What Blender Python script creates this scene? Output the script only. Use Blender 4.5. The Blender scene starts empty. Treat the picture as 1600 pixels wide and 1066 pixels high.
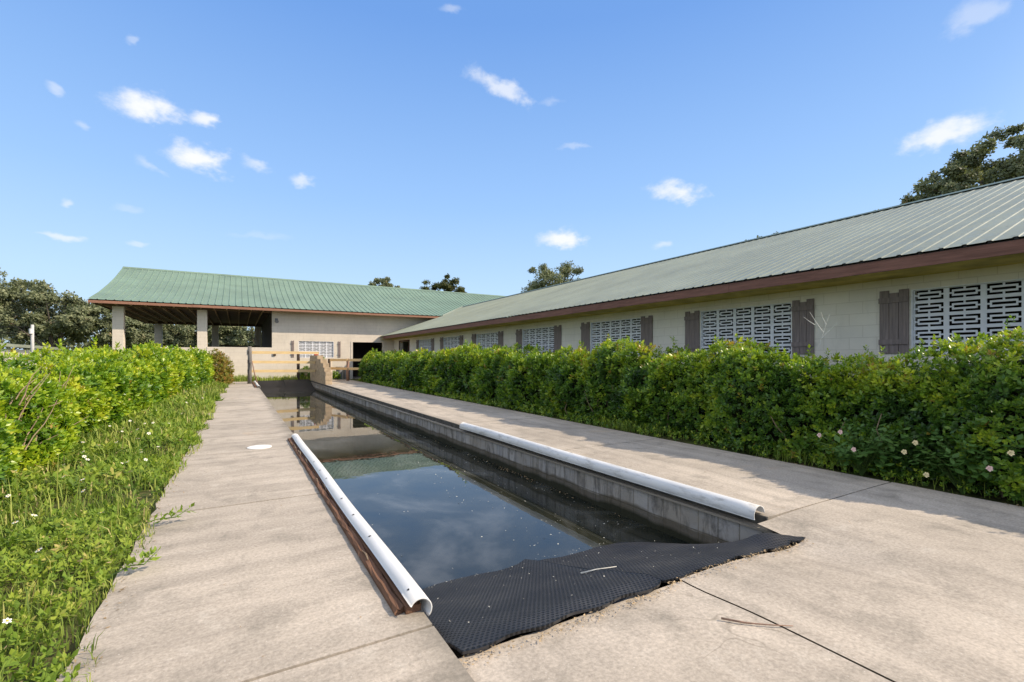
import bpy, bmesh, math, random
import numpy as np
from mathutils import Vector, Matrix, Euler
random.seed(7); RNG = np.random.default_rng(11)
C = bpy.context.scene.collection
R = math.radians
# ------------------------------------------------------------------ helpers
def tag(o, label=None, cat=None, group=None, kind=None):
    if label: o['label'] = label
    if cat: o['category'] = cat
    if group: o['group'] = group
    if kind: o['kind'] = kind
    return o
def empty(name, loc, label, cat, group=None, rz=0):
    o = bpy.data.objects.new(name, None); C.objects.link(o)
    o.location = loc; o.rotation_euler = (0, 0, rz); o.empty_display_size = .2
    return tag(o, label, cat, group)
def put(name, me, parent=None):
    o = bpy.data.objects.new(name, me); C.objects.link(o)
    if parent is not None:
        o.parent = parent
        if parent.parent is None:
            o.location = -Vector(parent.location) if parent.get('abs') else (0, 0, 0)
    return o
def np_mesh(name, V, F, mat, tint=None, smooth=False, mats=None, midx=None, uv=None):
    """V (n,3) array, F (m,k) int array of equal-sized faces"""
    V = np.asarray(V, dtype=np.float32); F = np.asarray(F, dtype=np.int32)
    m, k = F.shape
    me = bpy.data.meshes.new(name)
    me.vertices.add(len(V)); me.vertices.foreach_set('co', V.ravel())
    me.loops.add(m * k); me.loops.foreach_set('vertex_index', F.ravel())
    me.polygons.add(m); me.polygons.foreach_set('loop_start', np.arange(0, m * k, k, dtype=np.int32))
    try: me.polygons.foreach_set('loop_total', np.full(m, k, dtype=np.int32))
    except Exception: pass
    for mt in (mats or [mat]): me.materials.append(mt)
    if midx is not None: me.polygons.foreach_set('material_index', np.asarray(midx, dtype=np.int32))
    if smooth: me.polygons.foreach_set('use_smooth', np.ones(m, dtype=bool))
    if tint is not None:
        a = me.attributes.new('tint', 'FLOAT', 'POINT'); a.data.foreach_set('value', np.asarray(tint, dtype=np.float32))
    me.update(calc_edges=True); me.validate()
    return me
class MB:
    def __init__(s): s.v = []; s.f = []; s.m = []
    def add(s, vs, fs, mi=0):
        b = len(s.v); s.v += [tuple(p) for p in vs]; s.f += [tuple(b + i for i in f) for f in fs]; s.m += [mi] * len(fs); return s
    def box(s, x0, x1, y0, y1, z0, z1, mi=0, T=None):
        p = [(x, y, z) for z in (z0, z1) for y in (y0, y1) for x in (x0, x1)]
        if T is not None: p = [tuple(T @ Vector(q)) for q in p]
        return s.add(p, [(0, 2, 3, 1), (4, 5, 7, 6), (0, 1, 5, 4), (2, 6, 7, 3), (0, 4, 6, 2), (1, 3, 7, 5)], mi)
    def tube(s, pts, rad, n=8, mi=0, caps=True):
        pts = [Vector(p) for p in pts]
        if not hasattr(rad, '__len__'): rad = [rad] * len(pts)
        b = len(s.v); up = None
        for i, p in enumerate(pts):
            d = (pts[min(i + 1, len(pts) - 1)] - pts[max(i - 1, 0)]).normalized()
            if up is None:
                up = Vector((0, 0, 1)) if abs(d.z) < .9 else Vector((1, 0, 0))
            a = d.cross(up).normalized(); c = a.cross(d).normalized(); up = c
            for k in range(n):
                t = 2 * math.pi * k / n
                s.v.append(tuple(p + (a * math.cos(t) + c * math.sin(t)) * rad[i]))
        for i in range(len(pts) - 1):
            for k in range(n):
                s.f.append((b + i * n + k, b + i * n + (k + 1) % n, b + (i + 1) * n + (k + 1) % n, b + (i + 1) * n + k)); s.m.append(mi)
        if caps:
            s.f.append(tuple(b + k for k in range(n))[::-1]); s.m.append(mi)
            s.f.append(tuple(b + (len(pts) - 1) * n + k for k in range(n))); s.m.append(mi)
        return s
    def mesh(s, name, mats, smooth=False, bevel=0):
        me = bpy.data.meshes.new(name); me.from_pydata(s.v, [], s.f)
        for m in (mats if isinstance(mats, (list, tuple)) else [mats]): me.materials.append(m)
        me.polygons.foreach_set('material_index', s.m)
        bm = bmesh.new(); bm.from_mesh(me)
        bmesh.ops.recalc_face_normals(bm, faces=bm.faces)
        if bevel:
            bmesh.ops.bevel(bm, geom=[e for e in bm.edges if len(e.link_faces) == 2 and e.calc_face_angle(0) > .6], offset=bevel, segments=2, affect='EDGES', profile=.6)
        bm.to_mesh(me); bm.free()
        if smooth: me.polygons.foreach_set('use_smooth', [True] * len(me.polygons))
        me.update(); return me
    def obj(s, name, mats, parent=None, smooth=False, bevel=0):
        return put(name, s.mesh(name, mats, smooth, bevel), parent)
def grid_solid(cu, cv, hole, d0, d1, mp):
    """slab with openings: cuts cu, cv; hole(u,v) True where open; depth d0..d1; mp maps (u,v,d)->xyz"""
    mb = MB(); nu, nv = len(cu) - 1, len(cv) - 1
    S = [[not hole((cu[i] + cu[i + 1]) / 2, (cv[j] + cv[j + 1]) / 2) for j in range(nv)] for i in range(nu)]
    idx = {}
    def vid(i, j, k):
        if (i, j, k) not in idx:
            idx[(i, j, k)] = len(mb.v); mb.v.append(mp(cu[i], cv[j], (d0, d1)[k]))
        return idx[(i, j, k)]
    def q(*a): mb.f.append(tuple(vid(*x) for x in a)); mb.m.append(0)
    sol = lambda i, j: 0 <= i < nu and 0 <= j < nv and S[i][j]
    for i in range(nu):
        for j in range(nv):
            if not S[i][j]: continue
            q((i, j, 0), (i + 1, j, 0), (i + 1, j + 1, 0), (i, j + 1, 0)); q((i, j, 1), (i, j + 1, 1), (i + 1, j + 1, 1), (i + 1, j, 1))
            if not sol(i - 1, j): q((i, j, 0), (i, j + 1, 0), (i, j + 1, 1), (i, j, 1))
            if not sol(i + 1, j): q((i + 1, j, 0), (i + 1, j, 1), (i + 1, j + 1, 1), (i + 1, j + 1, 0))
            if not sol(i, j - 1): q((i, j, 0), (i, j, 1), (i + 1, j, 1), (i + 1, j, 0))
            if not sol(i, j + 1): q((i, j + 1, 0), (i + 1, j + 1, 0), (i + 1, j + 1, 1), (i, j + 1, 1))
    return mb
def vnoise(P, seed=0):
    P = np.asarray(P, dtype=np.float64); I = np.floor(P).astype(np.int64); f = P - I; f = f * f * (3 - 2 * f)
    def h(i, j, k):
        n = (i * 374761393 + j * 668265263 + k * 2147483647 + seed * 1274126177) & 0xffffffff
        n = ((n ^ (n >> 13)) * 1274126177) & 0xffffffff
        return ((n ^ (n >> 16)) & 0xffff) / 65535.0
    r = 0
    for a in (0, 1):
        for b in (0, 1):
            for c in (0, 1):
                w = (f[:, 0] if a else 1 - f[:, 0]) * (f[:, 1] if b else 1 - f[:, 1]) * (f[:, 2] if c else 1 - f[:, 2])
                r = r + w * h(I[:, 0] + a, I[:, 1] + b, I[:, 2] + c)
    return r
def norm(a): return a / np.maximum(np.linalg.norm(a, axis=1, keepdims=True), 1e-9)
# ------------------------------------------------------------------ materials
def N(nt, t, ins=None, **kw):
    n = nt.nodes.new(t)
    for k, v in kw.items(): setattr(n, k, v)
    for k, v in (ins or {}).items():
        if isinstance(v, bpy.types.NodeSocket): nt.links.new(v, n.inputs[k])
        else: n.inputs[k].default_value = v
    return n
def c4(c): return tuple(c) + (1,) if len(c) == 3 else tuple(c)
def base_mat(name, rough=.8, spec=.3, metal=0):
    m = bpy.data.materials.new(name); m.use_nodes = True; nt = m.node_tree
    b = nt.nodes['Principled BSDF']; b.inputs['Roughness'].default_value = rough
    b.inputs['Specular IOR Level'].default_value = spec; b.inputs['Metallic'].default_value = metal
    return m, nt, b
def pos(nt, scale=(1, 1, 1), obj=True):
    tc = N(nt, 'ShaderNodeTexCoord')
    return N(nt, 'ShaderNodeMapping', {'Vector': tc.outputs['Object'], 'Scale': scale}).outputs[0]
def noise(nt, vec, scale, detail=4, rough=.55, dist=0):
    return N(nt, 'ShaderNodeTexNoise', {'Vector': vec, 'Scale': scale, 'Detail': detail, 'Roughness': rough, 'Distortion': dist}).outputs[0]
def ramp(nt, fac, stops):
    r = N(nt, 'ShaderNodeValToRGB', {'Fac': fac}); e = r.color_ramp.elements
    while len(e) < len(stops): e.new(.5)
    for i, (p, c) in enumerate(stops):
        e[i].position = p; e[i].color = c4(c) if hasattr(c, '__len__') else (c, c, c, 1)
    return r.outputs[0]
def mix(nt, fac, a, b, bt='MIX'):
    n = N(nt, 'ShaderNodeMix', data_type='RGBA', blend_type=bt)
    for i, v in ((0, fac), (6, a), (7, b)):
        if isinstance(v, bpy.types.NodeSocket): nt.links.new(v, n.inputs[i])
        else: n.inputs[i].default_value = c4(v) if hasattr(v, '__len__') else v
    return n.outputs[2]
def math_(nt, op, a, b=0, clamp=False):
    n = N(nt, 'ShaderNodeMath', operation=op, use_clamp=clamp)
    for i, v in ((0, a), (1, b)):
        if isinstance(v, bpy.types.NodeSocket): nt.links.new(v, n.inputs[i])
        else: n.inputs[i].default_value = v
    return n.outputs[0]
def bump(nt, b, h, strength=.4, dist=.02):
    n = N(nt, 'ShaderNodeBump', {'Height': h, 'Strength': strength, 'Distance': dist})
    nt.links.new(n.outputs[0], b.inputs['Normal'])
def setc(nt, b, col): nt.links.new(col, b.inputs['Base Color'])
def simple(name, col, var=.25, scale=8, rough=.8, spec=.3, bmp=.2, stretch=(1, 1, 1), bd=.01):
    m, nt, b = base_mat(name, rough, spec)
    p = pos(nt, stretch); n = noise(nt, p, scale, 6)
    d = tuple(x * (1 - var) for x in col); l = tuple(min(1, x * (1 + var)) for x in col)
    setc(nt, b, ramp(nt, n, [(.3, d), (.7, l)]))
    if bmp: bump(nt, b, n, bmp, bd)
    return m
def concrete(name, stretch, tone=1.0, wet=(.79, .60)):
    m, nt, b = base_mat(name, .88, .25)
    p1 = pos(nt); ps = pos(nt, stretch)
    big = noise(nt, p1, .55, 5, .6); st = noise(nt, ps, 1.5, 7, .65, .6); fine = noise(nt, p1, 55, 3, .7); mid = noise(nt, p1, 3.2, 6, .65, .4)
    c = ramp(nt, big, [(.3, (.355 * tone, .308 * tone, .250 * tone)), (.7, (.53 * tone, .458 * tone, .37 * tone))])
    c = mix(nt, ramp(nt, st, [(.42, 0), (.66, .6)]), c, (.27 * tone, .235 * tone, .19 * tone))
    c = mix(nt, ramp(nt, mid, [(.52, 0), (.74, .62)]), c, (.17, .155, .125))
    c = mix(nt, ramp(nt, mid, [(.25, .4), (.42, 0)]), c, (.62, .56, .47))
    c = mix(nt, .45, c, ramp(nt, fine, [(.3, .25), (.7, .75)]), 'OVERLAY')
    pit = N(nt, 'ShaderNodeTexVoronoi', {'Vector': p1, 'Scale': 26.0}).outputs[0]
    c = mix(nt, ramp(nt, pit, [(.05, .5), (.10, 0)]), c, (.70, .66, .58))
    rust = noise(nt, p1, .9, 4, .6, .8)
    c = mix(nt, ramp(nt, rust, [(.62, 0), (.78, .4)]), c, (.42, .27, .14))
    sx = N(nt, 'ShaderNodeSeparateXYZ', {0: p1}).outputs[0]
    wt = N(nt, 'ShaderNodeMapRange', {0: math_(nt, 'ADD', sx, math_(nt, 'MULTIPLY', math_(nt, 'SUBTRACT', mid, .5), .5)), 1: wet[0], 2: wet[1], 3: .55, 4: 0.0}).outputs[0]
    c = mix(nt, wt, c, (.15, .135, .105))
    # hairline cracks
    wv = N(nt, 'ShaderNodeVectorMath', {0: p1, 1: N(nt, 'ShaderNodeTexNoise', {'Vector': p1, 'Scale': 2.0}).outputs[1]}, operation='ADD').outputs[0]
    cr = N(nt, 'ShaderNodeTexVoronoi', {'Vector': wv, 'Scale': .42}, feature='DISTANCE_TO_EDGE').outputs[0]
    c = mix(nt, math_(nt, 'MULTIPLY', ramp(nt, cr, [(.0, .4), (.003, 0)]), ramp(nt, big, [(.54, 0), (.58, 1)])), c, (.10, .085, .06))
    setc(nt, b, c)
    h = math_(nt, 'ADD', math_(nt, 'MULTIPLY', st, .8), math_(nt, 'MULTIPLY', fine, .35))
    bump(nt, b, h, .35, .01)
    return m
def leaf_mat(name, stops, trans=.3, rough=.42, spec=.4):
    m, nt, b = base_mat(name, rough, spec)
    a = N(nt, 'ShaderNodeAttribute', attribute_name='tint').outputs['Fac']
    c = ramp(nt, a, stops); setc(nt, b, c)
    t = N(nt, 'ShaderNodeBsdfTranslucent', {'Color': mix(nt, .5, c, mix(nt, 1, c, (1.6, 1.7, .6), 'MULTIPLY'))})
    ms = N(nt, 'ShaderNodeMixShader', {0: trans, 1: b.outputs[0], 2: t.outputs[0]})
    nt.links.new(ms.outputs[0], nt.nodes['Material Output'].inputs[0])
    return m
def metal_roof(name, col, rough=.38, screws=False):
    m, nt, b = base_mat(name, rough, .35)
    p = pos(nt); n = noise(nt, p, .5, 6, .65); n2 = noise(nt, p, 6, 5, .6)
    c = ramp(nt, n, [(.3, tuple(x * .82 for x in col)), (.7, tuple(x * 1.15 for x in col))])
    c = mix(nt, ramp(nt, n2, [(.52, 0), (.75, .3)]), c, (.34, .36, .30))
    c = mix(nt, ramp(nt, noise(nt, pos(nt, (.4, 3.0, .4)), 1.6, 7, .7), [(.55, 0), (.75, .4)]), c, (.09, .12, .08))
    if screws:
        sx = N(nt, 'ShaderNodeSeparateXYZ', {0: p})
        a_ = math_(nt, 'MULTIPLY', math_(nt, 'SUBTRACT', math_(nt, 'FRACT', math_(nt, 'DIVIDE', math_(nt, 'ADD', sx.outputs[0], .3), .8)), .5), .8)
        b_ = math_(nt, 'MULTIPLY', math_(nt, 'SUBTRACT', math_(nt, 'FRACT', math_(nt, 'DIVIDE', math_(nt, 'ADD', sx.outputs[1], 4.4 + .02), .2286)), .5), .2286)
        dd = math_(nt, 'SQRT', math_(nt, 'ADD', math_(nt, 'MULTIPLY', a_, a_), math_(nt, 'MULTIPLY', b_, b_)))
        c = mix(nt, ramp(nt, dd, [(.011, .85), (.016, 0)]), c, (.05, .055, .05))
    setc(nt, b, c)
    nt.links.new(ramp(nt, n2, [(.3, rough - .06), (.7, rough + .14)]), b.inputs['Roughness'])
    return m
def stucco(name, col, ycoord=True):
    m, nt, b = base_mat(name, .9, .2)
    p = pos(nt)
    sep = N(nt, 'ShaderNodeSeparateXYZ', {0: p})
    comb = N(nt, 'ShaderNodeCombineXYZ', {0: sep.outputs[1 if ycoord else 0], 1: sep.outputs[2]}).outputs[0]
    br = N(nt, 'ShaderNodeTexBrick', {'Vector': comb, 'Scale': 1.0, 'Mortar Size': .006, 'Mortar Smooth': .3, 'Bias': 0.0, 'Brick Width': .4, 'Row Height': .2,
           'Color1': (.97, .97, .97, 1), 'Color2': (1, 1, 1, 1), 'Mortar': (.84, .825, .80, 1)})
    n = noise(nt, p, .8, 6, .65); n2 = noise(nt, pos(nt, (1, 1, .25)), 3, 5, .7); n3 = noise(nt, p, 40, 3)
    c = ramp(nt, n, [(.3, tuple(x * .9 for x in col)), (.7, tuple(x * 1.06 for x in col))])
    c = mix(nt, 1.0, c, br.outputs[0], 'MULTIPLY')
    c = mix(nt, ramp(nt, n2, [(.55, 0), (.8, .4)]), c, tuple(x * .62 for x in col))
    setc(nt, b, c)
    h = math_(nt, 'ADD', math_(nt, 'MULTIPLY', br.outputs[1], -.6), math_(nt, 'MULTIPLY', n3, .25))
    bump(nt, b, h, .3, .01)
    return m
def wood(name, col, axis=1, var=.45, rough=.85):
    st = [14, 14, 14]; st[axis] = .9
    m, nt, b = base_mat(name, rough, .2)
    n = noise(nt, pos(nt, st), 2.2, 8, .65, .3); n2 = noise(nt, pos(nt), 1.6, 4)
    c = ramp(nt, n, [(.28, tuple(x * (1 - var) for x in col)), (.72, tuple(x * (1 + var * .7) for x in col))])
    c = mix(nt, ramp(nt, n2, [(.5, 0), (.8, .35)]), c, tuple(x * .6 for x in col))
    setc(nt, b, c); bump(nt, b, n, .5, .012)
    return m
M = {}
M['conc_l'] = concrete('broom_concrete', (.35, 3.2, 1))
M['conc_r'] = concrete('worn_concrete', (2.8, .35, 1), 1.02, (3.55, 3.80))
M['conc_a'] = concrete('apron_concrete', (2.2, .45, 1), 1.03, (-60, -59))
M['conc_edge'] = simple('slab_edge', (.10, .095, .085), .4, 9, .95, .1, .4)
M['wall_side'] = stucco('cream_block_wall', (.83, .765, .64), True)
M['wall_front'] = stucco('tan_block_wall', (.74, .655, .535), False)
M['roof_r'] = metal_roof('green_metal_roof', (.25, .272, .20), .42, True)
M['roof_b'] = metal_roof('green_barn_roof', (.17, .25, .18), .55)
M['fascia'] = wood('red_brown_fascia', (.20, .10, .075), 1, .4, .7)
M['fascia_x'] = wood('red_brown_trim', (.34, .175, .115), 0, .3, .7)
M['soffit'] = simple('yellow_soffit', (.58, .46, .14), .3, 2.5, .9, .1, .1)  # yellow base tone, mottled by noise
M['dark'] = simple('dark_closure', (.02, .02, .02), .3, 10)
M['ridge'] = simple('ridge_cap_metal', (.12, .17, .13), .2, 4, .45, .4, 0)
M['white'] = simple('white_breeze_block', (.82, .82, .83), .08, 6, .85, .2, .15)
M['shutter'] = wood('mauve_shutter_wood', (.26, .21, .19), 2, .35)
M['brownframe'] = wood('brown_frame_wood', (.11, .06, .05), 2, .3)
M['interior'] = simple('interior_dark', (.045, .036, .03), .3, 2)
M['rafter'] = wood('old_rafter_wood', (.62, .46, .32), 1, .3)
M['deck'] = simple('roof_underside', (.17, .115, .075), .3, 3)
def pvc_old(nm='weathered_pvc', t=.56, k=.6):
    m, nt, b = base_mat(nm, .45, .4); p = pos(nt)
    n = noise(nt, pos(nt, (6, 1.2, 6)), 3, 7, .7); n2 = noise(nt, p, 1.2, 4)
    c = ramp(nt, n2, [(.3, (.62, .62, .60)), (.7, (.76, .755, .73))])
    c = mix(nt, ramp(nt, n, [(t, 0), (t + .18, k)]), c, (.30, .28, .24)); setc(nt, b, c); return m
M['pvc_old'] = pvc_old(t=.52, k=.75); M['pvc'] = pvc_old('white_pvc', .6, .4)
M['rot'] = wood('rotten_timber', (.165, .088, .053), 1, .65)
M['rail'] = wood('new_pine_rail', (.74, .54, .27), 0, .22)
M['greypost'] = wood('grey_weathered_post', (.20, .185, .165), 2, .4)
M['darkpost'] = wood('dark_post', (.085, .06, .045), 2, .4)
M['redpost'] = wood('reddish_post', (.32, .20, .14), 2, .4)
M['tanblock'] = simple('tan_split_block', (.46, .355, .235), .22, 7, .9, .2, .4)
M['redbrick'] = simple('red_brick', (.42, .09, .07), .2, 9)
M['metalgrey'] = simple('grey_metal', (.20, .20, .20), .15, 8, .5, .4, 0)
M['lampglass'] = simple('lamp_lens', (.55, .55, .52), .05, 5, .2, .5, 0)
M['bark'] = simple('oak_bark', (.13, .11, .09), .4, 5, .95, .1, .6)
M['twig'] = simple('dry_twig', (.26, .19, .125), .35, 12, .9, .2, 0)
M['litter'] = simple('dry_litter', (.30, .215, .12), .5, 25, .95, .1, 0)
M['crumb'] = simple('sandy_crumbs', (.42, .31, .18), .5, 25, .95, .1, 0)
M['fleck'] = simple('pale_fleck', (.62, .60, .52), .2, 30, .8, .2, 0)
M['pole'] = wood('bleached_pole', (.52, .51, .49), 2, .15)
M['wire'] = simple('black_wire', (.03, .03, .03), .1, 5, .6, .3, 0)
M['cover'] = simple('white_plastic_cover', (.76, .75, .71), .06, 9, .5, .4, .05)
M['petal'] = simple('white_petal', (.80, .78, .70), .05, 30, .7, .2, 0)
M['flowercentre'] = simple('yellow_flower_centre', (.75, .42, .03), .15, 30, .7, .2, 0)
M['pinkpetal'] = simple('pink_petal', (.82, .60, .55), .15, 40, .7, .2, 0)
M['yellowpetal'] = simple('yellow_petal', (.80, .70, .42), .15, 40, .7, .2, 0)
M['stem'] = simple('green_stem', (.10, .16, .04), .2, 12, .8, .2, 0)
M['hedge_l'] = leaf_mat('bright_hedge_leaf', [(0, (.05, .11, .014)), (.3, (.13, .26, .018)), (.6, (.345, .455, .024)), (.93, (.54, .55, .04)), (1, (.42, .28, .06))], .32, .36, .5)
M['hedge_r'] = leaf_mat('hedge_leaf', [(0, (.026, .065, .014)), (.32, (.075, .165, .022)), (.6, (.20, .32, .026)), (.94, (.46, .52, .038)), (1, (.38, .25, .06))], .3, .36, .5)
M['redleaf'] = leaf_mat('russet_leaf', [(0, (.09, .13, .02)), (.4, (.22, .26, .035)), (.75, (.34, .24, .05)), (1, (.38, .17, .06))], .3)
M['weed'] = leaf_mat('weed_leaf', [(0, (.07, .13, .02)), (.5, (.19, .29, .035)), (.85, (.34, .41, .055)), (1, (.50, .42, .15))], .35, .6, .25)
M['grass'] = leaf_mat('grass_blade', [(0, (.09, .15, .025)), (.5, (.25, .32, .055)), (.8, (.44, .46, .11)), (1, (.55, .45, .21))], .3, .6, .25)
M['lantana'] = leaf_mat('lantana_leaf', [(0, (.05, .12, .025)), (1, (.12, .23, .045))], .3, .55)
M['oak'] = leaf_mat('oak_leaf', [(0, (.10, .12, .066)), (.5, (.195, .218, .115)), (.85, (.31, .315, .18)), (1, (.36, .27, .16))], .25, .6, .25)
M['pine'] = leaf_mat('olive_leaf', [(0, (.045, .055, .018)), (.6, (.11, .12, .03)), (1, (.17, .15, .05))], .2, .6, .25)
def ground_mat():
    m, nt, b = base_mat('grassy_ground', .95, .1); p = pos(nt)
    n = noise(nt, p, 1.1, 6, .65); n2 = noise(nt, p, 14, 5, .7)
    c = ramp(nt, n, [(.35, (.10, .075, .042)), (.5, (.085, .10, .03)), (.7, (.11, .15, .04))])
    c = mix(nt, .5, c, ramp(nt, n2, [(.3, .2), (.7, .8)]), 'OVERLAY'); setc(nt, b, c); bump(nt, b, n2, .6, .03); return m
M['ground'] = ground_mat()
def rubber():
    m, nt, b = base_mat('black_rubber_mat', .55, .4)
    tc = N(nt, 'ShaderNodeAttribute', attribute_name='flat'); v = tc.outputs['Vector']
    s = .026
    mp = N(nt, 'ShaderNodeMapping', {'Vector': v, 'Rotation': (0, 0, R(6)), 'Scale': (1 / s, 1 / s, 1)}).outputs[0]
    sx = N(nt, 'ShaderNodeSeparateXYZ', {0: mp})
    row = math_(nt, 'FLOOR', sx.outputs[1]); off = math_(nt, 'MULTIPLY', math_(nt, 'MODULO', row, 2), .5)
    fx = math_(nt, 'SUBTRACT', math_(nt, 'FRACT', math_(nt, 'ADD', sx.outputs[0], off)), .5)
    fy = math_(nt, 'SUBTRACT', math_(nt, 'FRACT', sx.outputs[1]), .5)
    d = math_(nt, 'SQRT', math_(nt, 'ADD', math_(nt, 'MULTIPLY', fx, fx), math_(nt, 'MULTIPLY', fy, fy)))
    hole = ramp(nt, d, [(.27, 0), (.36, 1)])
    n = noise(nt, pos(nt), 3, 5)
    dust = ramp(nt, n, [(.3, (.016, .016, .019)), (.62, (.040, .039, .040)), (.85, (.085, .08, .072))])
    setc(nt, b, mix(nt, hole, (.0035, .0035, .004), dust)); bump(nt, b, hole, .9, .006)  # shade inside the mat holes is put into the colour, with bump
    return m
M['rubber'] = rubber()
M['rubber_far'] = simple('black_liner', (.012, .012, .014), .3, 3, .6, .3, .1)
def poolwall():
    m, nt, b = base_mat('stained_pool_block', .9, .25); p = pos(nt)
    sep = N(nt, 'ShaderNodeSeparateXYZ', {0: p})
    comb = N(nt, 'ShaderNodeCombineXYZ', {0: sep.outputs[1], 1: math_(nt, 'ADD', sep.outputs[2], 2.1)}).outputs[0]
    br = N(nt, 'ShaderNodeTexBrick', {'Vector': comb, 'Scale': 1.0, 'Mortar Size': .007, 'Mortar Smooth': .4, 'Bias': 0.0, 'Brick Width': .2, 'Row Height': .2,
           'Color1': (.33, .335, .345, 1), 'Color2': (.52, .51, .50, 1), 'Mortar': (.13, .13, .125, 1)})
    br.offset = 0.0
    n = noise(nt, p, 1.6, 6, .65); dr = noise(nt, pos(nt, (1, 3, .7)), 2.2, 8, .72, .8)
    c = mix(nt, ramp(nt, n, [(.3, .1), (.65, .85)]), br.outputs[0], (.33, .29, .23))
    c = mix(nt, ramp(nt, dr, [(.48, 0), (.64, .8)]), c, (.06, .056, .05))
    zz = math_(nt, 'ADD', sep.outputs[2], math_(nt, 'MULTIPLY', math_(nt, 'SUBTRACT', noise(nt, pos(nt, (1, 1, .3)), 1.3, 5), .5), .17))
    st = N(nt, 'ShaderNodeMapRange', {0: zz, 1: -.27, 2: -.30, 3: 0.0, 4: 1.0}).outputs[0]
    c = mix(nt, math_(nt, 'MULTIPLY', st, .8), c, (.085, .07, .045))
    st2 = N(nt, 'ShaderNodeMapRange', {0: zz, 1: -.345, 2: -.385, 3: 0.0, 4: 1.0}).outputs[0]
    c = mix(nt, math_(nt, 'MULTIPLY', st2, .92), c, (.020, .022, .010))
    setc(nt, b, c); bump(nt, b, math_(nt, 'SUBTRACT', noise(nt, p, 30, 3), br.outputs[1]), .5, .008); return m
M['poolwall'] = poolwall()
def watermat():
    m, nt, b = base_mat('murky_water', .05, .5)
    p = pos(nt)
    n = noise(nt, pos(nt, (1, 1, 1)), 1.3, 3, .5); n2 = noise(nt, p, 9, 2)
    h = math_(nt, 'ADD', n, math_(nt, 'MULTIPLY', n2, .08))
    bp = N(nt, 'ShaderNodeBump', {'Height': h, 'Strength': .035, 'Distance': .05}).outputs[0]
    murk_cloud = noise(nt, pos(nt, (1, .7, 1)), .8, 5, .6, .8)
    dif = N(nt, 'ShaderNodeBsdfDiffuse', {'Color': ramp(nt, murk_cloud, [(.38, (.016, .022, .020)), (.52, (.042, .044, .030)), (.68, (.15, .155, .14))])})  # murk tones; the pale soft patches paint in cloud reflections
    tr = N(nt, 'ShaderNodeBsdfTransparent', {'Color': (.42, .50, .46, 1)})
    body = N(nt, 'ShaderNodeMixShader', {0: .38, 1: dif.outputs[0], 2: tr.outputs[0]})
    gl = N(nt, 'ShaderNodeBsdfGlossy', {'Color': (.98, .98, 1, 1), 'Roughness': .015, 'Normal': bp})
    fr = N(nt, 'ShaderNodeFresnel', {'IOR': 1.5, 'Normal': bp})
    ms = N(nt, 'ShaderNodeMixShader', {0: fr.outputs[0], 1: body.outputs[0], 2: gl.outputs[0]})
    nt.links.new(ms.outputs[0], nt.nodes['Material Output'].inputs[0]); return m
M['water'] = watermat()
# ------------------------------------------------------------------ camera, sun, sky
CAMH = 1.25; TH = R(30.2467); FPX = 734.0; HZ = 560.5
cam = bpy.data.cameras.new('camera'); co = bpy.data.objects.new('camera', cam); C.objects.link(co)
co.location = (0, 0, CAMH); co.rotation_euler = (R(90), 0, -TH)
cam.sensor_width = 36; cam.lens = 36 * FPX / 1600; cam.shift_y = 27.5 / 1600; cam.clip_end = 2000; cam.clip_start = .05
bpy.context.scene.camera = co
SUN_AZ = R(122); SUN_EL = R(37)      # azimuth clockwise from +Y
sd = Vector((math.sin(SUN_AZ) * math.cos(SUN_EL), math.cos(SUN_AZ) * math.cos(SUN_EL), math.sin(SUN_EL)))
sl = bpy.data.lights.new('sun', 'SUN'); sl.energy = 2.6; sl.angle = R(.5); sl.color = (1, .86, .68)
so = bpy.data.objects.new('sun', sl); C.objects.link(so); so.rotation_euler = sd.to_track_quat('Z', 'Y').to_euler()
w = bpy.data.worlds.new('World'); bpy.context.scene.world = w; w.use_nodes = True; nt = w.node_tree
bg = nt.nodes['Background']; bg.inputs[1].default_value = .15
sky = N(nt, 'ShaderNodeTexSky'); sky.sky_type = 'NISHITA'; sky.sun_disc = False
sky.sun_elevation = SUN_EL; sky.sun_rotation = SUN_AZ; sky.air_density = 1.0; sky.dust_density = 1.0; sky.ozone_density = 2.0
tc = N(nt, 'ShaderNodeTexCoord'); D = tc.outputs['Generated']
DS = N(nt, 'ShaderNodeMapping', {'Vector': D, 'Scale': (1, 1, 1.6)}).outputs[0]
nz = N(nt, 'ShaderNodeTexNoise', {'Vector': DS, 'Scale': 24.0, 'Detail': 8.0, 'Roughness': .6})
wz = N(nt, 'ShaderNodeTexNoise', {'Vector': DS, 'Scale': 12.0, 'Detail': 4.0, 'Roughness': .6})
warp = N(nt, 'ShaderNodeVectorMath', {0: N(nt, 'ShaderNodeVectorMath', {0: wz.outputs[1], 1: (.5, .5, .5)}, operation='SUBTRACT').outputs[0], 'Scale': .05}, operation='SCALE').outputs[0]
DW = N(nt, 'ShaderNodeVectorMath', {0: D, 1: warp}, operation='ADD').outputs[0]
Fv = Vector((math.sin(TH), math.cos(TH), 0)); Rv = Vector((math.cos(TH), -math.sin(TH), 0)); Uv = Vector((0, 0, 1))
acc = None
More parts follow.
